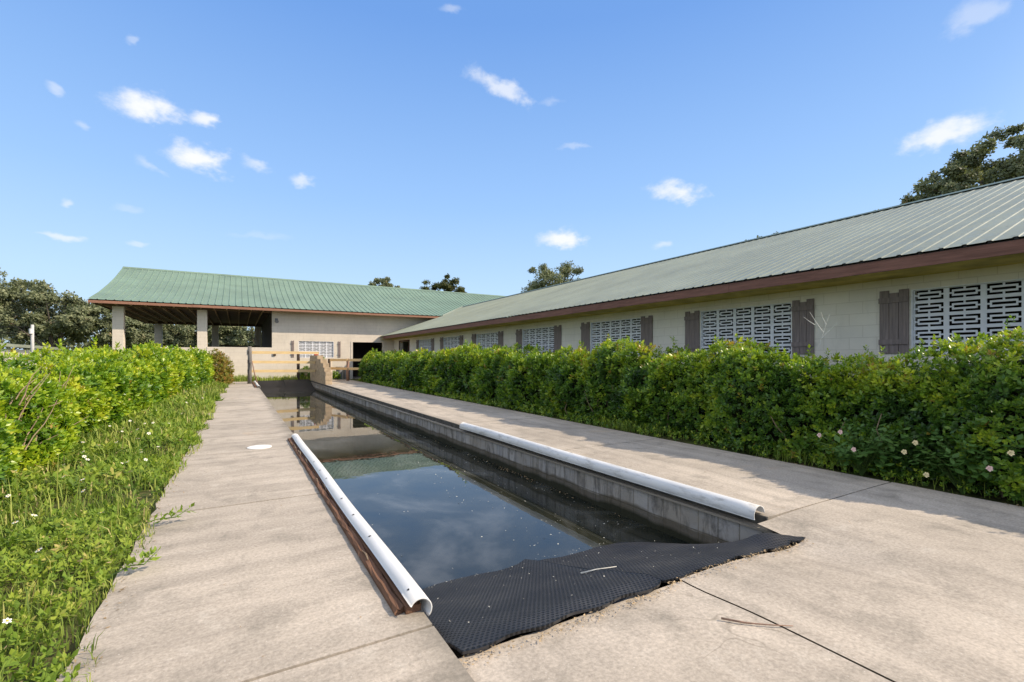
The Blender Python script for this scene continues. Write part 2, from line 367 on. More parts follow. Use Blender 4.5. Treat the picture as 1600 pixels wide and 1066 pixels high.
for (u, v, ra, rb, rot, st) in [(238, 170, 78, 27, 4, 1.0), (320, 189, 30, 15, 0, .9), (308, 247, 64, 25, -6, 1.0), (403, 257, 30, 10, -4, .5), (236, 264, 30, 9, -28, .3), (473, 281, 26, 12, -3, .6),
      (778, 134, 62, 19, -26, .7), (1054, 299, 54, 21, -8, .85), (874, 372, 42, 17, -3, .95), (1478, 206, 92, 34, 5, .9), (1525, 22, 70, 26, 12, .35), (95, 374, 46, 8, -2, .6), (90, 140, 24, 11, -10, .4),
      (98, 316, 13, 8, 0, .45), (897, 233, 32, 6, -6, .25), (200, 326, 30, 9, 8, .18), (1033, 384, 20, 10, 0, .4), (130, 195, 18, 9, 0, .3), (203, 67, 16, 6, 0, .3), (209, 380, 20, 7, 0, .35), (860, 163, 22, 8, 0, .2), (410, 368, 60, 10, 0, .15), (700, 15, 24, 8, 0, .3)]:
    dx, dz = (u - 800) / FPX, (HZ - v) / FPX
    d = (Fv + Rv * dx + Uv * dz); L = d.length; d.normalize()
    r = d.cross(Uv).normalized(); up = r.cross(d).normalized()
    mat = Matrix((r, up, -d)).transposed().to_3x3() @ Matrix.Rotation(R(rot), 3, 'Z')
    mp = N(nt, 'ShaderNodeMapping', {'Vector': DW, 'Location': d, 'Rotation': mat.to_euler(), 'Scale': (1.04 * ra / FPX / L / (1 + dx * dx * .5), .96 * rb / FPX / L, .4)}, vector_type='TEXTURE')
    ln = N(nt, 'ShaderNodeVectorMath', {0: mp.outputs[0]}, operation='LENGTH').outputs['Value']
    s_ = math_(nt, 'ADD', ln, math_(nt, 'MULTIPLY', math_(nt, 'SUBTRACT', nz.outputs[0], .5), 1.75))
    mr = N(nt, 'ShaderNodeMapRange', {0: s_, 1: 1.0, 2: .1, 3: 0.0, 4: st * .95}, interpolation_type='SMOOTHSTEP').outputs[0]
    acc = mr if acc is None else math_(nt, 'MAXIMUM', acc, mr)
K = 1 / (.15 * 2)
sepd = N(nt, 'ShaderNodeSeparateXYZ', {0: N(nt, 'ShaderNodeVectorMath', {0: D}, operation='NORMALIZE').outputs[0]}); zz = sepd.outputs[2]
grad = ramp(nt, zz, [(0, (.60, .79, 1.0)), (.14, (.50, .73, 1.0)), (.30, (.34, .58, .98)), (.58, (.165, .365, .81)), (1, (.10, .27, .66))])
grad = mix(nt, 1.0, grad, (K, K, K), 'MULTIPLY')
sund = N(nt, 'ShaderNodeVectorMath', {0: D, 1: (math.sin(SUN_AZ), math.cos(SUN_AZ), 0)}, operation='DOT_PRODUCT').outputs['Value']
nish = mix(nt, 1.0, sky.outputs[0], (.95, .85, .80), 'MULTIPLY')
wgt = N(nt, 'ShaderNodeMapRange', {0: sund, 1: .6, 2: .98, 3: .93, 4: .2}, interpolation_type='SMOOTHSTEP').outputs[0]
skyc = mix(nt, wgt, nish, grad)
# broken cumulus as the water shows, added unseen overhead and left-rear for fill light
hn = N(nt, 'ShaderNodeTexNoise', {'Vector': D, 'Scale': 3.4, 'Detail': 7.0, 'Roughness': .58}).outputs[0]
hm = N(nt, 'ShaderNodeMapRange', {0: hn, 1: .40, 2: .58}, interpolation_type='SMOOTHSTEP').outputs[0]
up_ = N(nt, 'ShaderNodeMapRange', {0: zz, 1: .66, 2: .82}, interpolation_type='SMOOTHSTEP').outputs[0]
bk = N(nt, 'ShaderNodeVectorMath', {0: D, 1: (-.95, -.31, 0)}, operation='DOT_PRODUCT').outputs['Value']
bk = N(nt, 'ShaderNodeMapRange', {0: bk, 1: .06, 2: .35}, interpolation_type='SMOOTHSTEP').outputs[0]
bk = math_(nt, 'MULTIPLY', bk, N(nt, 'ShaderNodeMapRange', {0: zz, 1: .05, 2: .2}).outputs[0])
hm = math_(nt, 'MULTIPLY', hm, math_(nt, 'MAXIMUM', up_, bk))
skyc = mix(nt, hm, skyc, (1.15 * K, 1.12 * K, 1.11 * K))
col = mix(nt, acc, skyc, (.97 * K, .98 * K, 1.0 * K))
nt.links.new(col, bg.inputs[0])
sc = bpy.context.scene
sc.view_settings.view_transform = 'Standard'; sc.view_settings.look = 'None'; sc.view_settings.exposure = 1.07; sc.view_settings.gamma = 1
sc.render.engine = 'CYCLES'; sc.cycles.max_bounces = 6; sc.cycles.transparent_max_bounces = 8; sc.cycles.caustics_reflective = False; sc.cycles.caustics_refractive = False
# ------------------------------------------------------------------ setting: ground, path, pool
PX0, PX1, PY0, PY1 = .79, 3.57, 1.83, 29.4         # pool opening
WZ = -.44                                          # water level
gm = MB(); xs = [-400, PX0, 5.70, 400]; ys = [-400, -2.9, PY1, 400]
for i in range(3):
    for j in range(3):
        if i == 1 and j == 1: continue
        gm.add([(xs[i], ys[j], -.05), (xs[i + 1], ys[j], -.05), (xs[i + 1], ys[j + 1], -.05), (xs[i], ys[j + 1], -.05)], [(0, 1, 2, 3)])
tag(gm.obj('ground', M['ground']), kind='structure')
def slab(mb, x0, x1, y0, y1, wob=0, z=0.0, n=14):
    """slab with slightly ragged sides along Y (outer edge wobble)"""
    yy = [y0 + (y1 - y0) * k / n for k in range(n + 1)]
    l = [(x0 + (random.uniform(-wob, wob) if wob else 0), y) for y in yy]; r = [(x1, y) for y in yy]
    v = [(a, b, z) for a, b in l] + [(a, b, z) for a, b in r] + [(a, b, z - .1) for a, b in l] + [(a, b, z - .1) for a, b in r]
    k = n + 1; f = []
    for i in range(n):
        f += [(i, k + i, k + i + 1, i + 1), (2 * k + i, i, i + 1, 2 * k + i + 1), (k + i, 3 * k + i, 3 * k + i + 1, k + i + 1)]
    f += [(0, 2 * k, 3 * k, k), (n, k + n, 3 * k + n, 2 * k + n)]
    mb.add(v, f)
lp = MB(); J = [-3.0, -.6, 2.09, 4.66, 7.25, 9.9, 12.9, 15.6, 18.3, 21.0, 23.6, 26.3, 29.4]
for a, b in zip(J[:-1], J[1:]): slab(lp, -.60 + (.15 if a > 20 else 0), PX0, a + .010, b - .010, .018, random.uniform(-.004, .004))
tag(lp.obj('path', M['conc_l']), 'narrow concrete path beside the pool', kind='structure')
rp = MB(); J = [2.18, 5.2, 8.3, 11.4, 14.4, 17.4, 20.4, 23.4, 26.4, 29.4]
for a, b in zip(J[:-1], J[1:]): slab(rp, PX1 + .05, 5.72, a + .009, b - .009, 0, random.uniform(-.003, .003))
tag(rp.obj('path', M['conc_r']), kind='structure')
# apron in front of the pool, worn down a little in front of the mats
def apron(xa, ya):
    X, Y = np.meshgrid(xa, ya, indexing='ij'); nx, ny = len(xa), len(ya)
    Z = -.055 * np.exp(-((X - 3.35) / .42) ** 2 - ((Y - 1.75) / .42) ** 2) - .02 * np.exp(-((Y - 1.75) / .25) ** 2) * np.clip((3.6 - X) / .3, 0, 1)
    P = np.stack([X.ravel(), Y.ravel(), 0 * Z.ravel()], 1)
    P[:, 2] = Z.ravel() + (vnoise(P * np.array([3, 3, 1]), 3) - .5) * .006
    i, j = np.meshgrid(np.arange(nx - 1), np.arange(ny - 1), indexing='ij'); a = (i * ny + j).ravel()
    return P, np.stack([a, a + ny, a + ny + 1, a + 1], 1)
Vs, Fs, off = [], [], 0
xr = np.concatenate([np.linspace(2.198, 3.45, 36), np.linspace(3.45, 5.72, 50)[1:]]); yr = np.linspace(-3, 1.85, 60)
for xa, ya in ((np.linspace(.797, 2.185, 40), np.linspace(-3, 1.83, 60)), (xr, yr), (xr[35:], np.linspace(1.85, 2.17, 10))):
    p, f = apron(xa, ya); Vs.append(p); Fs.append(f + off); off += len(p)
tag(put('apron', np_mesh('apron', np.vstack(Vs), np.vstack(Fs), M['conc_a'], smooth=True)), kind='structure')
mb = MB().box(.79, 5.70, -2.9, 1.80, -.24, -.105); mb.box(3.66, 5.70, 1.80, PY1, -.24, -.102)
tag(mb.obj('sand_bed', M['litter']), kind='structure')
mb = MB(); mb.box(PX0 - .25, PX0, PY0 - .2, PY1, -2.2, -.101); mb.box(PX0 - .25, PX1 + .3, PY1, PY1 + .25, -2.2, -.06)
mb.add([(PX0, PY0 - .02, -.11), (PX1 + .05, PY0 - .02, -.11), (PX1 + .05, 8, -2.0), (PX0, 8, -2.0)], [(0, 1, 2, 3)])
mb.add([(PX0, 8, -2.0), (PX1 + .05, 8, -2.0), (PX1 + .05, 24, -2.0), (PX0, 24, -2.0)], [(0, 1, 2, 3)])
mb.add([(PX0, 24, -2.0), (PX1 + .05, 24, -2.0), (PX1 + .05, PY1, -.2), (PX0, PY1, -.2)], [(0, 1, 2, 3)])
tag(mb.obj('pool_basin', M['poolwall']), kind='structure')
pw = empty('pool_wall', (PX1, 2, 0), 'grey concrete block wall lining the right side of the pool, dark waterline stains', 'pool wall'); pw['abs'] = 1
MB().box(PX1, PX1 + .3, 1.86, PY1, -2.2, -.105).obj('block_course', M['poolwall'], pw)
MB().box(PX1 - .025, PX1 + .045, 1.95, PY1, -.104, -.085).obj('ledge', M['conc_r'], pw)
MB().box(PX1 + .046, PX1 + .06, 2.2, PY1 - .02, -.1, -.008).obj('slab_edge', M['conc_edge'], pw)
# water
nx, ny = 2, 2
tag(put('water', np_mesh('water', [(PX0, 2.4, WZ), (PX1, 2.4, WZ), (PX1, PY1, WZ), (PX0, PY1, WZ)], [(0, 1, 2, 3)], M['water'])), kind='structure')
# ------------------------------------------------------------------ rubber mats
def mat_z(X, Y, lift=0, seed=0):
    z = np.where(Y < 1.95, .006 - .02 * np.clip((Y - 1.83) / .12, 0, 1), 0)
    s = np.clip(Y - 1.95, 0, None); z = np.where(Y >= 1.95, -.014 - .322 * s, z)
    P = np.stack([X.ravel(), Y.ravel(), np.zeros(X.size)], 1)
    wv = (vnoise(P * np.array([2.2, 1.6, 1]), 5 + seed) - .5).reshape(X.shape) * .026 + (vnoise(P * np.array([5, 4, 1]), 9 + seed) - .5).reshape(X.shape) * .012
    z = z + wv * np.clip((Y - 1.85) * 2.2, 0, 1) + lift
    return z
def rubber_mat(name, x0, x1, y0, y1, lift, label, seed, frag):
    nx, ny = 110, 170
    U, Vv = np.meshgrid(np.linspace(0, 1, nx), np.linspace(0, 1, ny), indexing='ij')
    Y = y0 + (y1 - y0) * Vv; X = x0 + (x1 - x0) * U
    # gently uneven outline
    X = X + .03 * np.sin(Y * 2.1 + seed) * (U if seed else (1 - U) * 0 + U)
    if frag: Y = Y + (1 - Vv) * (.012 * np.sin(X * 19) + .012 * np.sin(X * 41 + 1) * (X > 2.7))
    Z = mat_z(X, Y, lift, 0)
    if not seed: Y = Y + .05 * np.clip((X - 1.98) / .09, 0, 1) ** 2 * (1 - Vv)
    if seed:  # right mat sags beside the wall and buckles at its corner
        sag = np.clip((X - 3.0) / .4, 0, 1); Z = Z - .13 * sag * sag * np.clip((Y - 2.1) / .5, 0, 1)
        Z = Z + .05 * np.exp(-((X - 3.3) / .16) ** 2 - ((Y - 2.03) / .12) ** 2)
        Z = Z + .010 * np.exp(-((X - 2.05) / .10) ** 2) * np.clip((Y - 2.0) * 2, 0, 1)
        Z = Z - .045 * np.exp(-((X - 3.35) / .42) ** 2 - ((Y - 1.75) / .3) ** 2)
    else:
        Z = Z - .03 * np.exp(-((X - x0) / .05) ** 2) * np.clip((Y - 1.85) * 4, 0, 1)
        Z = Z + .006 * np.exp(-((X - x1) / .09) ** 2) * (.5 + .5 * np.sin(Y * 5.5 - 9.6)) * (Y > 1.9)
    P = np.stack([X.ravel(), Y.ravel(), Z.ravel()], 1)
    i, j = np.meshgrid(np.arange(nx - 1), np.arange(ny - 1), indexing='ij'); a = (i * ny + j).ravel()
    F = np.stack([a, a + ny, a + ny + 1, a + 1], 1); n = len(P)
    Pb = P - np.array([0, 0, .014])
    def strip(ids): ids = np.asarray(ids); return np.stack([ids[:-1], ids[1:], ids[1:] + n, ids[:-1] + n], 1)
    sides = [strip(np.arange(nx) * ny), strip(np.arange(nx) * ny + ny - 1), strip(np.arange(ny)), strip((nx - 1) * ny + np.arange(ny))]
    me = np_mesh(name, np.vstack([P, Pb]), np.vstack([F] + sides), M['rubber'], smooth=False)
    me.polygons.foreach_set('use_smooth', np.concatenate([np.ones(len(F), bool), np.zeros(sum(len(s) for s in sides), bool)]))
    at = me.attributes.new('flat', 'FLOAT_VECTOR', 'POINT')
    fl = np.stack([X.ravel(), Y.ravel() * 1.05, np.zeros(n)], 1); at.data.foreach_set('vector', np.vstack([fl, fl]).astype(np.float32).ravel())
    o = put(name, me); tag(o, label, 'mat', 'rubber mats on the pool entry ramp'); return o
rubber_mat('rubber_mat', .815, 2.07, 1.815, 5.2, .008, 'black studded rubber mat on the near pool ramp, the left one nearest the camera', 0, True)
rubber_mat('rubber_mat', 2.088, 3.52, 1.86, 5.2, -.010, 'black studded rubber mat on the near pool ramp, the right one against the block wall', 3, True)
# far ramp liners
def liner(x0, x1, y0, z0, y1, z1, label, thick):
    mb = MB(); n = 10
    for i in range(n):
        a, b = i / n, (i + 1) / n
        f = lambda t: (y0 + (y1 - y0) * t, z0 + (z1 - z0) * t + .02 * math.sin(t * 7 + x0))
        (ya, za), (yb, zb) = f(a), f(b)
        mb.add([(x0, ya, za), (x1, ya, za), (x1, yb, zb), (x0, yb, zb), (x0, ya, za - thick), (x1, ya, za - thick), (x1, yb, zb - thick), (x0, yb, zb - thick)],
               [(0, 1, 2, 3), (4, 7, 6, 5), (0, 4, 5, 1), (3, 2, 6, 7), (0, 3, 7, 4), (1, 5, 6, 2)])
    tag(mb.obj('rubber_liner', M['rubber_far']), label, 'mat', 'rubber liners on the far pool ramp')
liner(.80, 2.25, 25.6, -.62, 29.38, .01, 'black rubber liner on the far pool ramp, flat left piece beside the grey gate post', .03)
liner(2.2, 3.55, 26.6, -.46, 29.37, .05, 'black rubber liner on the far pool ramp, raised right piece beside the tan block pier', .10)
# ------------------------------------------------------------------ half pipes and timber
def half_pipe(x, z, y0, y1, r, a0, a1, mat, label, sag=.0):
    root = empty('pipe_cover', (x, y0, z), label, 'pipe cover'); root['abs'] = 1
    n, m = 16, 40; V = []; F = []
    for j in range(m + 1):
        y = y0 + (y1 - y0) * j / m; ox = .004 * math.sin(j * .31 + x); oz = .003 * math.sin(j * .23 + 2 * x)
        for rr in (r, r - .008):
            for i in range(n + 1):
                t = R(a0 + (a1 - a0) * i / n); V.append((x + ox + rr * math.cos(t), y, z + oz + rr * math.sin(t)))
    k = n + 1
    for j in range(m):
        b0, b1 = j * 2 * k, (j + 1) * 2 * k
        for i in range(n):
            F.append((b0 + i, b0 + i + 1, b1 + i + 1, b1 + i)); F.append((b0 + k + i + 1, b0 + k + i, b1 + k + i, b1 + k + i + 1))
        for e in (0, n): F.append((b0 + e, b1 + e, b1 + k + e, b0 + k + e))
    for b in (0, m * 2 * k):
        for i in range(n): F.append((b + i, b + k + i, b + k + i + 1, b + i + 1))
    me = np_mesh('pipe_shell', V, F, mat, smooth=True); put('pipe_shell', me, root)
    y = y0 + .12; q = random.Random(int(x * 100))
    while y < y1 - .1:
        for mb in (MB(),):
            t = R(108 if x < 2 else 80) + q.uniform(-.08, .08); cx, cz = x + (r + .0015) * math.cos(t), z + (r + .0015) * math.sin(t)
            tx, tz = -math.sin(t), math.cos(t); ring = []
            for k_ in range(8):
                a = k_ * math.pi / 4; ring.append((cx + tx * .010 * math.cos(a), y + .010 * math.sin(a), cz + tz * .010 * math.cos(a)))
            mb.add(ring, [tuple(range(8))]); mb.obj('screw_hole', M['dark'], root)
        y += q.uniform(.35, .85)
    return root
half_pipe(.765, .022, 2.20, 8.05, .060, -45, 150, M['pvc'], 'clean white half pipe capping the left pool edge beside the rotten timber')
half_pipe(3.59, .002, 2.24, 7.95, .074, 5, 205, M['pvc_old'], 'weathered white half pipe capping the right pool edge above the block wall')
half_pipe(.765, .022, 22.9, 28.4, .060, -45, 150, M['pvc_old'], 'short white half pipe at the far left pool edge beside the grey post')
def timber(x0, x1, y0, y1, h, label, seed):
    root = empty('timber', (x0, y0, 0), label, 'timber'); root['abs'] = 1; q = random.Random(seed); m = 60; V = []; F = []
    prof = [(0, 0), (.0, .55), (.12, .9), (.35, 1), (.62, .93), (.85, 1), (1, .7), (1, 0)]
    for j in range(m + 1):
        y = y0 + (y1 - y0) * j / m
        for (a, b) in prof:
            V.append((x0 + (x1 - x0) * a + q.uniform(-.008, .008) * (b > 0), y + q.uniform(-.01, .01), max(.001, h * b * q.uniform(.78, 1.04))))
    k = len(prof)
    for j in range(m):
        for i in range(k - 1): F.append((j * k + i, j * k + i + 1, (j + 1) * k + i + 1, (j + 1) * k + i))
    mb = MB(); mb.v = V; mb.f = F; mb.m = [0] * len(F); mb.f += [tuple(range(k)), tuple(m * k + i for i in range(k))[::-1]]; mb.m += [0, 0]
    mb.obj('rotten_beam', M['rot'], root)
    # loose splinters
    for _ in range(9):
        sp = MB()
        y = q.uniform(y0 + .1, y1 - .3); x = q.uniform(x0, x1); l = q.uniform(.08, .3); z = h * q.uniform(.85, 1.02)
        sp.tube([(x, y, z), (x + q.uniform(-.015, .015), y + l * .5, z + q.uniform(0, .015)), (x + q.uniform(-.02, .02), y + l, z)], [.004, .006, .002], 5)
        sp.obj('splinter', M['twig'], root)
timber(.658, .704, 2.26, 7.95, .034, 'long rotten brown timber lying beside the clean white half pipe', 4)
timber(.62, .70, 22.95, 28.3, .05, 'short dark timber beside the far white half pipe', 6)
mb = MB(); mb.box(.707, .785, 2.24, 8.0, .001, .035); mb.obj('packing_strip', M['rot']); tag(bpy.data.objects['packing_strip'], 'dark brown packing wood under the clean white half pipe', 'timber')
mb = MB()
for k, r_ in ((0, .165), (1, .165), (2, .15)):
    pass
ring = lambda r, z: [(.26 + r * math.cos(t * math.pi / 16), 7.5 + r * math.sin(t * math.pi / 16), z) for t in range(32)]
mb.add(ring(.155, .001) + ring(.155, .008) + ring(.145, .012) + ring(.03, .012) + ring(.025, .008),
       [(a * 32 + i, a * 32 + (i + 1) % 32, (a + 1) * 32 + (i + 1) % 32, (a + 1) * 32 + i) for a in range(4) for i in range(32)] + [tuple(128 + i for i in range(32))])
tag(mb.obj('drain_cover', M['cover']), 'round white drain cover set in the left concrete path', 'drain cover')
# ------------------------------------------------------------------ tan block pier with stepped end
pier = empty('block_pier', (3.75, 26.5, 0), 'stepped pier of stacked tan blocks beside the far end of the pool', 'block pier'); pier['abs'] = 1
mb = MB(); q = random.Random(3)
ch = .2036
for c_ in range(7):
    z0 = -.0 + c_ * ch; yst = 23.95 + [0, .0, .03, .36, .8, 1.5, 2.65][c_]
    y = yst
    while y < 29.7:
        l = min(.30, 29.7 - y)
        if l > .05: mb.box(3.62 + q.uniform(-.012, .012), 3.92 + q.uniform(-.01, .01), y + .004, y + l - .004, z0 + .002, z0 + ch - .002)
        y += l
mb.obj('stacked_blocks', M['tanblock'], pier, bevel=.008)
rb = MB().box(3.66, 3.86, 28.0, 28.25, 1.427, 1.53); tag(rb.obj('red_brick', M['redbrick'], bevel=.006), 'small red brick lying on top of the tan block pier', 'brick')
# ------------------------------------------------------------------ fences
def rail(mb, a, b, h=.14, t=.035):
    a, b = Vector(a), Vector(b); d = (b - a); L = d.length; ang = math.atan2(d.y, d.x); pit = math.asin(d.z / L)
    T = Matrix.Translation(a) @ Matrix.Rotation(ang, 4, 'Z') @ Matrix.Rotation(-pit, 4, 'Y')
    mb.box(0, L, -t / 2, t / 2, -h / 2, h / 2, 0, T); return mb
fn = empty('rail_fence', (.52, 26.9, 0), 'pale yellow three rail barrier between the grey post and the tan block pier', 'fence'); fn['abs'] = 1
mb = MB(); 
for (z0, z1, mi) in ((-.04, .42, 0), (.42, .58, 0), (.58, 1.9, 0)): pass
mb.tube([(.50, 26.9, -.05), (.50, 26.9, .6), (.51, 26.9, 1.2), (.50, 26.9, 1.86)], [.105, .1, .1, .095], 10); mb.obj('post', M['greypost'], fn, smooth=True)
for z in (.62, 1.10, 1.56):
    MB().box(.40, .44, 26.78, 26.84, z - .09, z + .09).obj('slot', M['dark'], fn)
for (z, x1) in ((1.56, 3.78), (1.08, 3.60), (.62, 3.60)):
    o = rail(MB(), (.58, 27.0, z), (x1, 27.25, z - (.0 if z > 1.5 else .03))).obj('rail', M['rail'], fn, bevel=.004)
tag(MB().tube([(.60, 26.75, 1.12), (.70, 26.6, .55), (.82, 26.5, .02)], [.022, .026, .028], 8).obj('leaning_pole', M['redpost'], smooth=True), 'thin brown pole leaning against the grey fence post', 'pole')
tag(MB().box(2.93, 3.08, 29.6, 29.75, -.05, 1.6).obj('fence_post', M['darkpost'], bevel=.01), 'dark square post standing behind the yellow rails by the barn wall', 'post')
f2 = empty('rail_fence', (5.0, 28.3, 0), 'short two rail yellow fence between the block pier and the right hedge', 'fence'); f2['abs'] = 1
MB().box(4.56, 4.68, 29.2, 29.32, -.05, 1.24).obj('post', M['darkpost'], f2, bevel=.006)
MB().tube([(5.38, 27.7, -.05), (5.37, 27.7, .6), (5.38, 27.7, 1.25)], [.085, .08, .078], 10).obj('post', M['redpost'], f2, smooth=True)
MB().box(4.70, 4.79, 29.19, 29.27, -.05, 1.2).obj('post', M['wall_front'], f2)  # pale box painting in the sunlit side of the dark post
for z in (1.17, .68):
    rail(MB(), (4.66, 29.14, z), (5.33, 27.62, z)).obj('rail', M['rail'], f2, bevel=.004)
    rail(MB(), (5.40, 27.6, z), (6.35, 26.9, z)).obj('rail', M['rail'], f2, bevel=.004)
# bins and pots behind the little fence
for i, (x, y, h, r, lab) in enumerate(((5.35, 30.2, .75, .2, 'grey bucket behind the short fence, taller one'), (5.8, 30.3, .6, .22, 'grey bucket behind the short fence, shorter one'))):
    n = 20; mb = MB()
    rg = lambda rr, z: [(x + rr * math.cos(k * 2 * math.pi / n), y + rr * math.sin(k * 2 * math.pi / n), z) for k in range(n)]
    mb.add(rg(r * .8, -.04) + rg(r, h) + rg(r * 1.07, h) + rg(r * 1.07, h - .04), [(a * n + k, a * n + (k + 1) % n, (a + 1) * n + (k + 1) % n, (a + 1) * n + k) for a in range(3) for k in range(n)] + [tuple(n + k for k in range(n))])
    tag(mb.obj('bucket', M['metalgrey'], smooth=False), lab, 'bucket')
# ------------------------------------------------------------------ stable wing (right building)
WX = 8.95; EX = 8.0; EZ = 2.70; RX = 15.2; RZ = 5.29; SL = (RZ - EZ) / (RX - EX)
BY = 30.9; BE = 30.05
bprof = [(BE, 4.15), (31.95, 4.69), (34.0, 5.37), (35.8, 6.04), (38.1, 7.03)]
def barn_y_at(z):
    for (a, za), (b, zb) in zip(bprof[:-1], bprof[1:]):
        if z <= zb: return a + (b - a) * (z - za) / (zb - za)
def barn_z_at(y):
    for (a, za), (b, zb) in zip(bprof[:-1], bprof[1:]):
        if y <= b: return za + (zb - za) * (y - a) / (b - a)
wing = empty('stable_building', (9, 13, 0), 'long low cream block building with green metal roof and breeze block windows', 'building'); wing['abs'] = 1
wc = [2.15, 5.96, 9.77, 13.6, 17.42, 21.2, 24.91]; Y0 = -4.0
dW = (27.75, 29.6)
cu = sorted({Y0, BY, *[c - 1.0 for c in wc], *[c + 1.0 for c in wc], -1.65 - 1, -1.65 + 1, dW[0], dW[1]}); cv = [-.05, .6, 1.31, 2.31, 2.60]
def hole(u, v):
    if 1.31 < v < 2.31 and any(abs(u - c) < 1 for c in wc + [-1.65]): return True
    return .6 < v < 2.31 and dW[0] < u < dW[1]
grid_solid(cu, cv, hole, WX, WX + .2, lambda u, v, d: (d, u, v)).obj('front_wall', M['wall_side'], wing)
mb = MB(); mb.box(21.4, 21.6, Y0, BY, -.05, 2.48); mb.add([(WX + .2, Y0, -.05), (21.4, Y0, -.05), (21.4, Y0, 2.7), (RX, Y0, RZ - .05), (WX + .2, Y0, 2.7)], [(0, 1, 2, 3, 4)])
mb.add([(WX + .2, BY - .05, -.05), (21.4, BY - .05, -.05), (21.4, BY - .05, 2.7), (RX, BY - .05, RZ - .1), (WX + .2, BY - .05, 2.7)], [(0, 1, 2, 3, 4)])
mb.obj('rear_wall', M['wall_side'], wing)
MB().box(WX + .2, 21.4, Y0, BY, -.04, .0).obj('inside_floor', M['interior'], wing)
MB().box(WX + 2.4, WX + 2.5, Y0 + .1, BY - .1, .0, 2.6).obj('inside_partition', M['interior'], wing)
# breeze block panels
ux = [0, .032, .063, .0825, .1895, .2105, .3175, .337, .368]; uv_ = [0, .024, .0545, .0825, .0885, .1115, .1175, .1455, .176]
CU = [i * .4 + a for i in range(5) for a in ux] + [2.0]; CV = [j * .2 + a for j in range(5) for a in uv_] + [1.0]
def bh(u, v):
    a, b = u % .4, v % .2
    if .0825 < a < .3175 and .0825 < b < .1175: return True
    xleg = .032 < a < .063 or .337 < a < .368
    if xleg and (.024 < b < .0885 or .1115 < b < .176): return True
    return (.024 < b < .0545 or .1455 < b < .176) and (.032 < a < .1895 or .2105 < a < .368)
panel = grid_solid(CU, CV, bh, .045, .062, lambda u, v, d: (d, u - 1.0, v)).mesh('block_panel', M['white'])
mb = MB()
for (a, b, z0, z1) in ((-1.0, -.985, 0, 1), (.985, 1.0, 0, 1), (-.985, .985, .985, 1.0), (-.985, .985, 0, .02)): mb.box(.002, .044, a, b, z0, z1)
frame_me = mb.mesh('frame', M['white'])
mb = MB(); mb.box(-.028, -.004, -.19, -.065, 0, 1.0); mb.box(-.028, -.004, -.060, .06, 0, .955); mb.box(-.028, -.004, .065, .19, 0, 1.0); shut_me = mb.mesh('shutter', M['shutter'], bevel=.003)
mb = MB(); mb.box(-.050, -.0285, -.195, .195, .80, .885); bat_me = mb.mesh('crossbar', M['shutter'], bevel=.003)
mb = MB(); mb.box(-.050, -.0285, -.195, .195, .14, .225); bat2_me = mb.mesh('crossbar', M['shutter'], bevel=.003)
def child(name, me, parent, loc, rz=0):
    o = bpy.data.objects.new(name, me); C.objects.link(o); o.parent = parent; o.location = loc; o.rotation_euler = (0, 0, rz); return o
def window(root, loc, rz, sw=1.0, so_=1.215):
    l = Vector(loc) - Vector(root.location)
    w_ = child('window', panel, root, l, rz); child('frame', frame_me, w_, (0, 0, 0))
    for s in (-1, 1):
        sh = child('shutter', shut_me, root, l + Matrix.Rotation(rz, 3, 'Z') @ Vector((0, s * so_, .02)), rz); sh.scale = (1, sw, 1)
        child('crossbar', bat_me, sh, (0, 0, 0)); child('crossbar', bat2_me, sh, (0, 0, 0))
for c_ in wc + [-1.65]: window(wing, (WX, c_, 1.31), 0)
mb = MB(); mb.box(WX - .03, WX + .05, dW[0] - .12, dW[0] - .002, .5, 2.4); mb.box(WX - .03, WX + .05, dW[1] + .002, dW[1] + .12, .5, 2.4); mb.box(WX - .03, WX + .05, dW[0], dW[1], 2.312, 2.4)
bw = mb.obj('window_frame', M['brownframe'], wing); bw['label'] = 'dark brown wooden window frame'
# roof
def ribbed(mb, r0, r1, pitch, stat, rib_h=.024, rib_w=.065):
    """stat(r) -> list of (x,y,z) stations from eave to ridge; ribs run along the stations"""
    rr = []; r = r0
    while r < r1 - 1e-6:
        e = min(r + pitch, r1)
        rr += [(r, 0), (r + .014, rib_h), (r + rib_w - .014, rib_h), (r + rib_w, 0)] + ([(r + rib_w + (pitch - rib_w) * t, .0) for t in (.45, )]); r = e
    rr.append((r1, 0)); rows = [[(x, y, z + h) for (x, y, z) in stat(a)] for a, h in rr]; k = len(rows[0]); b = len(mb.v)
    for row in rows: mb.v += row
    for i in range(len(rows) - 1):
        for j in range(k - 1):
            mb.f.append((b + i * k + j, b + (i + 1) * k + j, b + (i + 1) * k + j + 1, b + i * k + j + 1)); mb.m.append(0)
    return mb
def wing_stat(y):
    x0 = EX - .03
    if y > BY: x0 = EX + max(0, (barn_z_at(y) - EZ) / SL) - .12
    x0 = min(x0, RX - .02)
    return [(x0 + (RX - x0) * t, y, EZ + (x0 + (RX - x0) * t - EX) * SL) for t in (0, .5, 1)]
ribbed(MB(), Y0 - .4, 33.9, .2286, wing_stat, .011).obj('roof', M['roof_r'], wing)
mb = MB(); mb.add([(RX, Y0 - .4, RZ), (22.5, Y0 - .4, EZ), (22.5, BE, EZ), (RX, BE, RZ)], [(0, 1, 2, 3)]); mb.add([(RX, BE, RZ), (18, BE, RZ - 1), (RX, 33.9, RZ)], [(0, 1, 2)]); mb.obj('rear_roof', M['roof_r'], wing)
